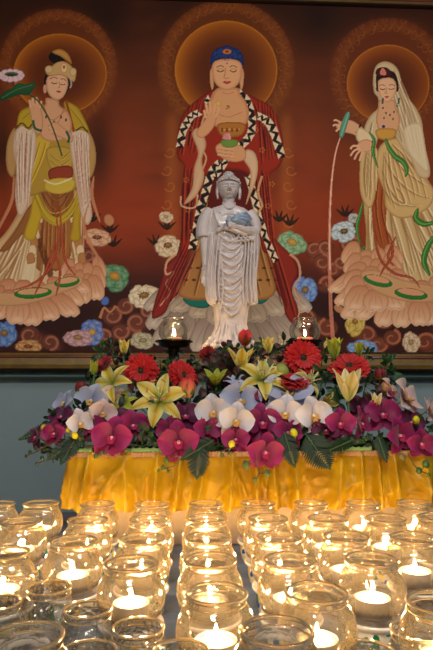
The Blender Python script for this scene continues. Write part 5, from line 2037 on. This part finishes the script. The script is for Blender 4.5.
# ---- red buds
bud(187, 388, 18, 20, ((206, 160, 110), (206, 24, 30)), 'red_flower_bud', 'half-open red bud in a pale calyx, between gerbera and lily', 'flower bud', 'red buds', dY=-.015)
bud(245, 337.5, 14, 16, ((170, 30, 34), (206, 30, 40)), 'red_flower_bud', 'small red bud topmost in the arrangement, right of the statue foot', 'flower bud', 'red buds')
bud(380, 375, 13, 14, ((96, 22, 28), (128, 22, 30)), 'red_flower_bud', 'small dark red bud under the picture frame on the right', 'flower bud', 'red buds')
bud(81, 388, 12, 13, ((104, 22, 30), (126, 20, 30)), 'red_flower_bud', 'small dark red bud at the upper left edge', 'flower bud', 'red buds')
# ---- lilies
lily(160, 401, 62, 'wide open yellow-green lily below the left lamp with stamens', yaw=-4, pitch=-22, roll=12)
lily(113, 384, 50, 'yellow-green lily leaning left, below the large left gerbera', yaw=-30, pitch=-28, roll=30, stamens=False)
lily(262, 381, 58, 'open yellow-green lily with upright stamens, above the white orchids', yaw=4, pitch=-42, roll=4)
lily(241, 372, 36, 'upright slender yellow lily just right of the statue foot', pitch=-84, openness=.3, stamens=False, tone='y', dY=.004)
lily(216, 386, 40, 'greenish yellow lily bent upwards below the statue foot', pitch=-74, yaw=-10, openness=.45, stamens=False, tone='g')
lily(348, 402, 46, 'large pale cream lily trumpet standing under the right gerberas', pitch=-82, openness=.22, stamens=False, tone='pale', dY=-.015)
lily(306, 384, 38, 'yellow lily with long stamens showing beneath the lamp gerbera', yaw=52, pitch=-34, roll=6, dY=.012)
lily(321, 402, 34, 'yellow lily pointing down beside the white orchid on the right', yaw=30, pitch=20, roll=20, openness=.6, stamens=False)
lily(124, 356, 22, 'small yellow-green lily bud at the top left of the arrangement', pitch=-86, openness=.12, stamens=False)
lily(94, 376, 20, 'small yellow lily bud at the far upper left', pitch=-84, yaw=-10, roll=0, openness=.12, stamens=False, tone='g')
lily(268, 355, 24, 'small yellow lily bud leaning right above the open lily', pitch=-86, roll=0, yaw=0, openness=.15, stamens=False)
lily(334, 360, 30, 'pointed yellow-green lily bud beside the right altar lamp', pitch=-86, openness=.14, stamens=False, tone='g')
lily(359, 357, 20, 'small green lily bud behind the tipped red gerbera', pitch=-86, openness=.12, stamens=False, tone='g')
lily(376, 408, 20, 'cream lily petal tip under the right white orchids', pitch=-70, openness=.2, stamens=False, tone='pale')
lily(124, 404, 32, 'worn yellow lily half hidden left of the open lily', yaw=-20, pitch=-30, roll=60, stamens=False, tone='g', dY=.015)

# ---- white orchids
WG = 'white orchids'
orchid(92, 402, 44, 'l', 'large shade-tinted white orchid high in the left white cluster', WG, yaw=-16, pitch=-16, roll=8, dY=.01)
orchid(66, 404, 34, 'l', 'shade-tinted white orchid turned away at the far left of the left white cluster', WG, yaw=-42, pitch=-20, dY=.02)
orchid(79, 424, 36, 'w', 'white orchid with yellow throat, lowest of the left white cluster', WG, yaw=36, pitch=-6, roll=-6)
orchid(102, 414, 34, 'p', 'pinkish white orchid at the right of the left white cluster', WG, yaw=22, pitch=-10, roll=10)
orchid(113, 399, 34, 'p', 'faded pink-tinged orchid between left cluster and the leaning lily', WG, yaw=30, pitch=-30, roll=20, dY=.012)
orchid(240, 402, 52, 'l', 'large shade-tinted white orchid at the back of the central white cluster', WG, yaw=4, pitch=-16, roll=4, dY=.008)
orchid(214, 413, 45, 'w', 'white orchid at the left of the central white cluster', WG, yaw=-14, pitch=-8, roll=-8)
orchid(236, 421, 44, 'w', 'brightest front white orchid of the central cluster with yellow throat', WG, yaw=0, pitch=0, roll=10, dY=-.012)
orchid(238, 386, 36, 'l', 'flattened pale orchid topmost of the central white cluster', WG, pitch=-62, dY=.004)
orchid(287, 397, 66, 'l', 'wide shade-tinted white orchid behind the two right-centre white orchids', WG, pitch=-46, dY=.006)
orchid(285, 414, 46, 'w', 'white orchid with yellow throat, left of the right-centre pair', WG, yaw=-8, pitch=-6, roll=6)
orchid(313, 416, 46, 'w', 'white orchid, right of the right-centre pair above the fern', WG, yaw=6, pitch=-4, roll=-8, dY=-.006)
orchid(404, 399, 50, 'p', 'pinkish white orchid seen from the side at the right', WG, yaw=52, pitch=-26, roll=30, dY=-.004)
orchid(389, 393, 36, 'p', 'narrow pale orchid behind the side-on one at the right', WG, yaw=60, pitch=-34, roll=46, dY=.012)
orchid(428, 411, 34, 'p', 'pale orchid cut by the right edge of the photo', WG, yaw=56, pitch=-16, roll=20)
# ---- magenta orchids
MG = 'magenta orchids'
orchid(55, 434, 30, 'm', 'magenta orchid facing the viewer at the left tip of the arrangement', MG, yaw=-14, pitch=-4)
orchid(38, 438, 28, 'd', 'deep purple orchid outermost at the left tip', MG, yaw=-50, pitch=-10, dY=.012)
orchid(62, 419, 32, 'd', 'deep purple orchid above the left tip, below the shade-tinted orchid', MG, yaw=-20, pitch=-40, dY=.02)
orchid(112, 438, 48, 'm', 'large magenta orchid above the cloth edge, left', MG, yaw=0, pitch=-4, roll=10)
orchid(93, 429, 40, 'm', 'magenta orchid half behind the large left one, on its left', MG, yaw=-24, pitch=-14, dY=.016)
orchid(132, 427, 40, 'm', 'magenta orchid half behind the large left one, on its right', MG, yaw=28, pitch=-20, dY=.016)
orchid(115, 420, 34, 'd', 'dark magenta orchid above the large left one', MG, pitch=-46, dY=.02)
orchid(179, 442, 48, 'm', 'large magenta orchid hanging over the cloth, left of centre', MG, yaw=-4, pitch=4, roll=-6)
orchid(185, 418, 40, 'd', 'deep purple orchid under the open lily', MG, yaw=10, pitch=-30, dY=.02)
orchid(170, 431, 34, 'm', 'magenta orchid peeking out left behind the large one left of centre', MG, yaw=-40, pitch=-10, dY=.012)
orchid(206, 431, 36, 'm', 'magenta orchid below the white orchid, left of centre', MG, yaw=24, pitch=-14, dY=.02)
orchid(236, 440, 34, 'm', 'magenta orchid directly under the brightest white orchid', MG, yaw=-10, pitch=-8, dY=.008)
orchid(262, 424, 46, 'm', 'magenta orchid in the gap between the two white clusters', MG, yaw=4, pitch=-10, dY=.014)
orchid(265, 452, 44, 'm', 'magenta orchid lowest of all, hanging before the cloth at the centre', MG, yaw=4, pitch=8, roll=6)
orchid(259, 399, 26, 'm', 'small magenta orchid wedged upright between white petals', MG, yaw=50, pitch=-20, dY=.006)
orchid(287, 434, 38, 'm', 'magenta orchid below the right-centre white pair', MG, yaw=10, pitch=-20, dY=.018)
orchid(340, 424, 36, 'm', 'magenta orchid right of the right-centre white pair', MG, yaw=-6, pitch=-4, dY=-.004)
orchid(326, 432, 36, 'd', 'dark magenta orchid behind, just left of the one right of the white pair', MG, yaw=-10, pitch=-20, dY=.016)
orchid(359, 424, 36, 'm', 'narrow side-turned magenta orchid below the cream lily', MG, yaw=50, pitch=0)
orchid(382, 416, 44, 'm', 'magenta orchid under the side-on white orchid', MG, yaw=0, pitch=-22, dY=.012)
orchid(358, 408, 30, 'd', 'deep purple orchid behind the cream lily', MG, pitch=-20, dY=.03)
orchid(398, 436, 42, 'm', 'large magenta orchid second from the right end', MG, yaw=24, pitch=-2, roll=-10, dY=-.004)
orchid(421, 444, 34, 'm', 'round magenta orchid lowest at the right end over the cloth', MG, yaw=-6, pitch=2, dY=-.01)
orchid(410, 424, 34, 'd', 'deep purple orchid behind at the right end', MG, yaw=10, pitch=-24, dY=.02)
orchid(384, 400, 26, 'm', 'magenta orchid turned sideways beside the pale right orchids', MG, yaw=-40, pitch=-30, dY=.014)

# ---- yellow berry-like buds
YB = 'yellow round buds'
for (x, y, d, c, l) in ((43.5, 428, 6, (176, 170, 40), 'yellow round bud at the left tip above the fern'), (68, 430, 5, (196, 186, 40), 'small yellow round bud right of the left magenta orchid'),
                        (74.5, 435.5, 6.5, (206, 190, 32), 'yellow round bud below the left white orchid'), (231.5, 444, 6.5, (206, 196, 40), 'yellow round bud below the brightest white orchid'),
                        (293.5, 433, 7.5, (206, 200, 40), 'yellow round bud below the right-centre white pair'), (317, 437, 5.5, (150, 168, 50), 'yellow-green round bud above the hanging fern'),
                        (307, 444, 5, (96, 118, 46), 'green round bud on the hanging fern'), (416, 420, 7, (206, 196, 36), 'yellow round bud below the right pale orchid'),
                        (282, 371, 13, (140, 150, 70), 'pale green plump bud left of the lamp gerbera'), (386, 388, 11, (160, 120, 90), 'brownish plump bud above the dark leaves at right'),
                        (166, 461, 5.5, (84, 96, 40), 'green bud under the large magenta orchid left of centre'), (402, 457, 7, (110, 96, 56), 'brownish green bud under the magenta orchids at right')):
    round_bud(x, y, d, c, l, YB)

# ---- stalks with dark buds
bud_spray([(180, 458), (176, 465), (167, 468), (158, 471)], [(163, 467.5, 4.5), (158.5, 470.5, 3.5), (168, 471, 3.5)], 'thin stalk with dark buds hanging over the cloth, left of centre', .995)
bud_spray([(256, 458), (258, 467), (258, 476), (254, 480)], [(246, 465, 8), (267, 473.5, 7), (255, 480, 5)], 'thin stalk with two dark buds below the lowest magenta orchid', .992, (74, 88, 44))
bud_spray([(408, 454), (414, 465), (421, 471), (429, 475)], [(426, 464, 7.5), (419, 470.5, 6), (428.5, 475, 4)], 'thin stalk with dark green buds at the right end over the cloth', .992, (56, 84, 38))
bud_spray([(220, 452), (227, 449), (236, 447)], [(222, 455, 4), (229, 453, 3.5)], 'short stalk with tiny buds under the yellow bud at the centre', 1.0)
bud_spray([(108, 450), (101, 454), (96, 456)], [(96, 456, 5), (101, 453, 4)], 'short stalk with dark buds on the cloth edge at left', 1.0)
bud_spray([(60, 440), (46, 446), (36, 452), (28, 455)], [(30, 452, 3.5), (36, 448, 4), (26, 456, 3)], 'drooping stalk with tiny buds at the left tip', 1.03, (40, 56, 30))
bud_spray([(72, 446), (58, 456), (46, 460), (37, 464)], [(42, 458, 4), (52, 455, 4.5), (37, 464, 3.5)], 'lowest drooping stalk with tiny buds at the left', 1.02, (40, 56, 30))

# ---- ferns
fern((62, 424), (23, 438), 15, 'dark fern frond pointing left at the left tip', Y0=1.07, Y1=1.05)
fern((84, 436), (50, 458), 18, 'dark fern frond hanging down at the left under magenta orchids', Y0=1.05, Y1=1.01)
fern((76, 438), (62, 462), 16, 'short dark frond hanging beside the cloth corner', Y0=1.04, Y1=1.0)
fern((200, 446), (197, 476), 22, 'dark fern frond hanging over the cloth right of the large magenta orchid', Y0=1.02, Y1=.992)
fern((214, 440), (184, 458), 16, 'small dark frond behind the large magenta orchid left of centre', Y0=1.03, Y1=1.0)
fern((284, 432), (294, 464), 20, 'dark green frond hanging below the yellow bud', Y0=1.02, Y1=.995)
fern((306, 434), (328, 466), 30, 'largest dark fern frond hanging over the cloth, right of centre', Y0=1.02, Y1=.992)
fern((378, 436), (386, 460), 13, 'small dark leaf frond hanging between the right magenta orchids', Y0=1.02, Y1=1.0)
fern((336, 388), (330, 410), 16, 'small green frond in the gap left of the cream lily', Y0=1.12, Y1=1.08, col=((26, 60, 34), (50, 100, 54)))
fern((352, 440), (330, 450), 14, 'dark frond lying along the cloth edge below the right magenta orchids', Y0=1.02, Y1=1.0)
fern((395, 372), (408, 388), 10, 'thin green sprig beside the dark red bud at right', Y0=1.13, Y1=1.12, col=((36, 70, 44), (66, 104, 66)))

# ---- dark round-leaved sprigs between the blooms
BG = 'burgundy leaf sprigs'
for (x, y, r, n, l) in ((213, 368, 13, 5, 'burgundy round-leaved sprig right of the left lamp stem'), (203, 384, 12, 4, 'burgundy leaves above the central white cluster on its left'),
                        (172, 388, 9, 3, 'burgundy leaves between the open lily and the half-open red bud'), (228, 349, 9, 5, 'dark round leaves before the statue foot'),
                        (236, 379, 13, 5, 'burgundy leaves topping the central white cluster'), (258, 358, 11, 5, 'dark burgundy leaves right of the slender lily'),
                        (276, 352, 10, 5, 'dark burgundy leaves left of the lamp gerbera'), (377, 397, 13, 4, 'burgundy clover-like leaves beside the cream lily'),
                        (131, 396, 12, 4, 'burgundy leaves under the large left gerbera'), (116, 356, 9, 4, 'dark burgundy leaves at the top left')):
    round_leaves(x, y, r, n, l, BG, 'b', dY=-.004)
GG = 'green leaf sprigs among the blooms'
k_ = 0
for (x, y, r, t) in ((100, 352, 9, 'g'), (112, 348, 8, 'k'), (90, 384, 10, 'k'), (98, 374, 9, 'g'), (126, 364, 11, 'k'), (160, 360, 11, 'k'), (166, 372, 10, 'g'), (198, 362, 10, 'k'), (222, 356, 11, 'k'),
                     (236, 350, 9, 'g'), (252, 352, 9, 'k'), (262, 345, 8, 'g'), (284, 346, 10, 'k'), (324, 352, 10, 'g'), (328, 372, 12, 'g'), (322, 384, 11, 'k'), (336, 396, 12, 'g'), (384, 366, 11, 'g'),
                     (392, 362, 8, 'g'), (396, 384, 9, 'k'), (366, 386, 11, 'k'), (366, 354, 9, 'k'), (148, 416, 13, 'k'), (146, 436, 14, 'k'), (154, 428, 13, 'k'), (160, 444, 12, 'g'), (142, 446, 10, 'k'),
                     (84, 446, 12, 'k'), (70, 442, 12, 'k'), (50, 448, 10, 'k'), (128, 444, 11, 'k'), (196, 436, 13, 'k'), (218, 446, 11, 'k'), (208, 452, 8, 'g'), (244, 452, 9, 'k'), (280, 446, 12, 'k'),
                     (300, 442, 13, 'k'), (316, 446, 13, 'k'), (336, 444, 12, 'k'), (350, 448, 10, 'k'), (366, 444, 10, 'g'), (374, 446, 10, 'k'), (392, 452, 8, 'k'), (424, 424, 11, 'g'), (430, 432, 9, 'k'),
                     (406, 412, 9, 'k'), (346, 384, 9, 'k'), (210, 398, 12, 'k'), (190, 402, 12, 'k'), (272, 392, 11, 'k'), (140, 392, 11, 'k'), (176, 352, 8, 'k'), (290, 372, 9, 'k'), (312, 376, 9, 'k'),
                     (250, 390, 11, 'k'), (225, 392, 12, 'k'), (158, 382, 10, 'k'), (120, 412, 12, 'k'), (84, 412, 12, 'k'), (52, 420, 10, 'k')):
    round_leaves(x, y, r, 9, 'small dark green leafy sprig filling a gap between the blooms', GG, t, dY=.022, name='green_leaf_sprig')
# ------------------------------------------------------------------ candle jars
M_JAR = thin_glass('jar_glass', (.98, .96, .93), (.46, .30, .12), bump=.45, scale=(55, 55, 22), rough=.03, dist=.004, haze=.048)  # amber edge tint imitates golden candle reflections, haze the candle glow
M_CUT = thin_glass('pressed_glass', (.95, .95, .92), (.55, .48, .34), bump=.9, scale=(150, 150, 150), rough=.04, cells=True, dist=.004, refr=.35, haze=.05)
M_RING = solid_glass('jar_rim_glass', (1.0, .90, .70), rough=.05, haze=.15)  # golden tint and haze put the flames' gleam into the rim colour
M_CER = principled('glazed_ceramic', (226, 218, 208), rough=.2, coat=.4)

# painted band of green, yellow and blue leaves on the ceramic dish
M_BAND, nt, out = new_mat('painted_band')
b = nt.nodes.new('ShaderNodeBsdfPrincipled')
b.inputs['Roughness'].default_value = .22
b.inputs['Coat Weight'].default_value = .4
tc = nt.nodes.new('ShaderNodeTexCoord')
vo = nt.nodes.new('ShaderNodeTexVoronoi')
vo.inputs['Scale'].default_value = 95
nz = nt.nodes.new('ShaderNodeTexNoise')
nz.inputs['Scale'].default_value = 60
ad = nt.nodes.new('ShaderNodeVectorMath')
ad.operation = 'SCALE'
ad.inputs['Scale'].default_value = .012
a2 = nt.nodes.new('ShaderNodeVectorMath')
a2.operation = 'ADD'
nt.links.new(tc.outputs['Object'], nz.inputs['Vector'])
nt.links.new(nz.outputs['Color'], ad.inputs[0])
nt.links.new(tc.outputs['Object'], a2.inputs[0])
nt.links.new(ad.outputs[0], a2.inputs[1])
nt.links.new(a2.outputs[0], vo.inputs['Vector'])
sp = nt.nodes.new('ShaderNodeSeparateColor')
nt.links.new(vo.outputs['Color'], sp.inputs[0])
cr = nt.nodes.new('ShaderNodeValToRGB')
cr.color_ramp.interpolation = 'CONSTANT'
els = cr.color_ramp.elements
els[0].position, els[0].color = 0, rgba((28, 120, 74))
els[1].position, els[1].color = .3, rgba((232, 190, 40))
for p, c in ((.55, (40, 150, 120)), (.7, (226, 222, 210)), (.82, (38, 84, 160)), (.92, (240, 206, 60))):
    e = els.new(p)
    e.color = rgba(c)
nt.links.new(sp.outputs[0], cr.inputs[0])
mr = nt.nodes.new('ShaderNodeMath')
mr.operation = 'GREATER_THAN'
mr.inputs[1].default_value = .5
nt.links.new(vo.outputs['Distance'], mr.inputs[0])
mx = nt.nodes.new('ShaderNodeMix')
mx.data_type = 'RGBA'
nt.links.new(mr.outputs[0], mx.inputs['Factor'])
nt.links.new(cr.outputs[0], mx.inputs['A'])
mx.inputs['B'].default_value = rgba((226, 222, 210))
nt.links.new(mx.outputs['Result'], b.inputs['Base Color'])
nt.links.new(b.outputs[0], out.inputs[0])

DH = .033


def make_dish():
    mb = MB()
    # spreading foot, painted waist, saucer lip
    prof = [(0, .0006), (.0275, .0006), (.0288, .003), (.0295, .007)]
    band = [(.0295, .007), (.0308, .013), (.0310, .020), (.0304, .0235)]
    top = [(.0304, .0235), (.0322, .0252), (.0352, .0278), (.0362, .0305), (.0354, .0322), (.0336, .0318), (.0320, .0302), (.0100, .0298), (0, .0298)]
    mb.lathe(prof, 36, mi=0)
    mb.lathe(band, 36, mi=1)
    mb.lathe(top, 36, mi=0)
    o = mb.build('ceramic_dish', [M_CER, M_BAND])
    return o


def make_jar(lit):
    root = empty('candle_jar')
    mb = MB()
    prof = [(0, .0012), (.0200, .0010), (.0255, .0022), (.0300, .0068), (.0345, .0150), (.0372, .0255), (.0374, .0330), (.0360, .0410), (.0328, .0485), (.0292, .0535), (.0276, .0562), (.0273, .0590), (.0282, .0615)]
    prof = [tuple(p) for p in spline(prof, 3)]
    mb.lathe(prof, 44)
    # thick bottom, seen as a second inner surface
    mb.lathe([(0, .0042), (.0200, .0044), (.0262, .0072)], 44)
    mb.build('bowl', M_JAR, root)
    rr = MB()
    rr.torus(.0283, .0019, .0626, 48, 10)
    rr.build('rim', M_RING, root)
    r3 = MB()
    r3.torus(.0281, .0009, .0560, 48, 8)
    r3.build('neck_ring', M_RING, root)
    if lit:
        cu = MB()
        cu.lathe([(0, .0048), (.0185, .0048), (.0192, .0058), (.0194, .0215), (.0200, .0222), (.0196, .0228), (.0188, .0222), (.0186, .0205)], 32)
        c = cu.build('tealight_cup', M_CUP, root)
        wx = MB()
        wx.lathe([(.0187, .0196), (.0170, .0208), (.0080, .0204), (.0030, .0200), (0, .0202)], 32)
        wx.build('wax', M_WAX, root)
        MB().tube([(0, 0, .0200), (.0002, 0, .024), (.0008, 0, .0262)], .0006, 6).build('wick', M_WICK, root)
        flame_mb(.0120, .0021, .0242).build('flame', M_FLAME, root)
    return root


def make_small():
    root = empty('pressed_glass_jar')
    mb = MB()
    prof = [(0, .0010), (.0180, .0010), (.0230, .0030), (.0285, .0110), (.0305, .0210), (.0300, .0310), (.0272, .0400), (.0245, .0450), (.0236, .0475), (.0232, .0510), (.0240, .0535)]
    prof = [tuple(p) for p in spline(prof, 3)]
    mb.lathe(prof, 40)
    mb.lathe([(0, .0052), (.0180, .0054), (.0245, .0084)], 40)
    mb.build('bowl', M_CUT, root)
    rr = MB()
    rr.torus(.0242, .0017, .0545, 44, 10)
    rr.build('rim', M_RING, root)
    r3 = MB()
    r3.torus(.0243, .0008, .0478, 44, 8)
    r3.build('neck_ring', M_RING, root)
    return root


RIMZ = CAM.z - .185
JB = TZ + DH
# rows counted from the yellow cloth towards the viewer
ORD = ['first', 'second', 'third', 'fourth', 'fifth', 'sixth', 'seventh', 'eighth', 'ninth']
ROWS = [
    ('row next to yellow cloth', [(-3, 502.5), (41, 502), (98, 503), (152, 503), (206, 502.5), (258, 502), (311, 502), (363, 502), (414, 501.5)]),
    ('second row from cloth', [(21.6, 519.5), (88, 518.5), (149, 518), (207, 517), (268, 517), (327.5, 517), (386, 517), (438, 516)]),
    ('third row from cloth', [(4, 551), (73.7, 539.5), (142, 537), (208, 536), (279, 535.5), (346, 535), (413.6, 536)]),
    ('fourth row from cloth', [(132, 561.5), (210, 558), (290, 558), (371, 557.5)]),
    ('fifth row from cloth', [(216, 591), (316, 590), (440, 600)]),
]
proto = {True: make_jar(True), False: make_jar(False)}
used = set()
dish0 = make_dish()
dish_used = [False]
rj = random.Random(3)


def put_jar(px, py, lit, where, x_only=None):
    p = atz(px, py, RIMZ)
    j = proto[lit] if lit not in used else copy_tree(proto[lit])
    used.add(lit)
    j.location = (p.x, p.y, JB - .0030)
    j.rotation_euler = (0, 0, rj.uniform(0, 6.28))
    tag(j, ('glass jar with lit tealight, ' if lit else 'round glass jar without flame, ') + where, 'candle jar', 'lit glass candle jars in rows' if lit else 'unlit round jars')
    d = dish0 if not dish_used[0] else copy_tree(dish0)
    dish_used[0] = True
    d.location = (p.x, p.y, TZ + .0012)
    d.rotation_euler = (0, 0, rj.uniform(0, 6.28))
    tag(d, 'painted ceramic dish under the jar ' + where, 'dish', 'painted ceramic dishes under the jars')
    return j


for name, row in ROWS:
    for k, (px, py) in enumerate(row):
        w = 'leftmost in the ' if k == 0 else ('rightmost in the ' if k == len(row) - 1 else ORD[k] + ' from left in the ')
        put_jar(px, py, True, w + name)
put_jar(277, 628, False, 'in front of the fifth row at the photo centre')
put_jar(25, 634, False, 'large in the left corner nearest the viewer')

SRIM = .0545
sm0 = make_small()
spots = [(19, 569, 'beside the fourth row at the left edge'), (49.5, 587, 'second of the left cluster from the cloth'), (87.6, 608.5, 'in the middle of the left cluster'),
         (138, 627, 'rightmost of the left cluster'), (-3, 602, 'cut by the left edge beside the cluster'), (181, 651, 'half cut by the photo bottom, left of centre'),
         (88, 652, 'cut by the photo bottom below the left cluster'), (368, 652, 'cut by the photo bottom, right of centre'), (418, 630, 'in the right corner nearest the viewer')]
for k, (px, py, w) in enumerate(spots):
    p = atz(px, py, TZ + SRIM + .002)
    j = sm0 if k == 0 else copy_tree(sm0)
    j.location = (p.x, p.y, TZ + .0012)
    j.rotation_euler = (0, 0, rj.uniform(0, 6.28))
    tag(j, 'small unlit pressed glass jar, ' + w, 'glass jar', 'small unlit glass jars in front')

# ------------------------------------------------------------------ light of the room
M_DIFF = emission('lamp_diffuser', (1.0, .93, .84), 2.2)


def ceiling_lamp(x, y, label):
    r = empty('ceiling_light', (x, y, RZ))
    tag(r, label, 'ceiling light', 'ceiling light panels')
    MB().box((-.32, -.32, -.03), (.32, .32, 0)).build('housing', M_CEIL, r, smooth=False)
    return r


AREA = []


def area(name, loc, size, power, col, aim):
    d = bpy.data.lights.new(name, 'AREA')
    d.energy = power
    d.color = col
    d.size = size
    o = bpy.data.objects.new(name, d)
    COL.objects.link(o)
    o.location = loc
    v = Vector(aim) - Vector(loc)
    o.rotation_euler = v.to_track_quat('-Z', 'Y').to_euler()
    return o


ceiling_lamp(-.3, -.6, 'square ceiling panel light behind the viewer')
area('room_lamp', (-.3, -.6, RZ - .035), .6, 60, (1.0, .93, .86), (-.1, .5, 0))
ceiling_lamp(.9, .3, 'square ceiling panel light over the table')
area('room_lamp_2', (.9, .3, RZ - .035), .6, 26, (1.0, .94, .88), (.8, .9, 0))

w = bpy.data.worlds.new('world')
scene.world = w
w.use_nodes = True
w.node_tree.nodes['Background'].inputs[0].default_value = (.55, .62, .75, 1)
w.node_tree.nodes['Background'].inputs[1].default_value = 0.3

scene.view_settings.view_transform = 'Standard'
scene.view_settings.look = 'None'
scene.view_settings.gamma = 1
scene.view_settings.exposure = 0.0
scene.view_settings.use_curve_mapping = False
scene.cycles.use_denoising = True
scene.cycles.max_bounces = 16
scene.cycles.transparent_max_bounces = 64
scene.cycles.transmission_bounces = 10
scene.cycles.glossy_bounces = 4
scene.cycles.diffuse_bounces = 3
scene.cycles.sample_clamp_indirect = 6
scene.cycles.caustics_reflective = False
scene.cycles.caustics_refractive = True
bpy.context.view_layer.update()
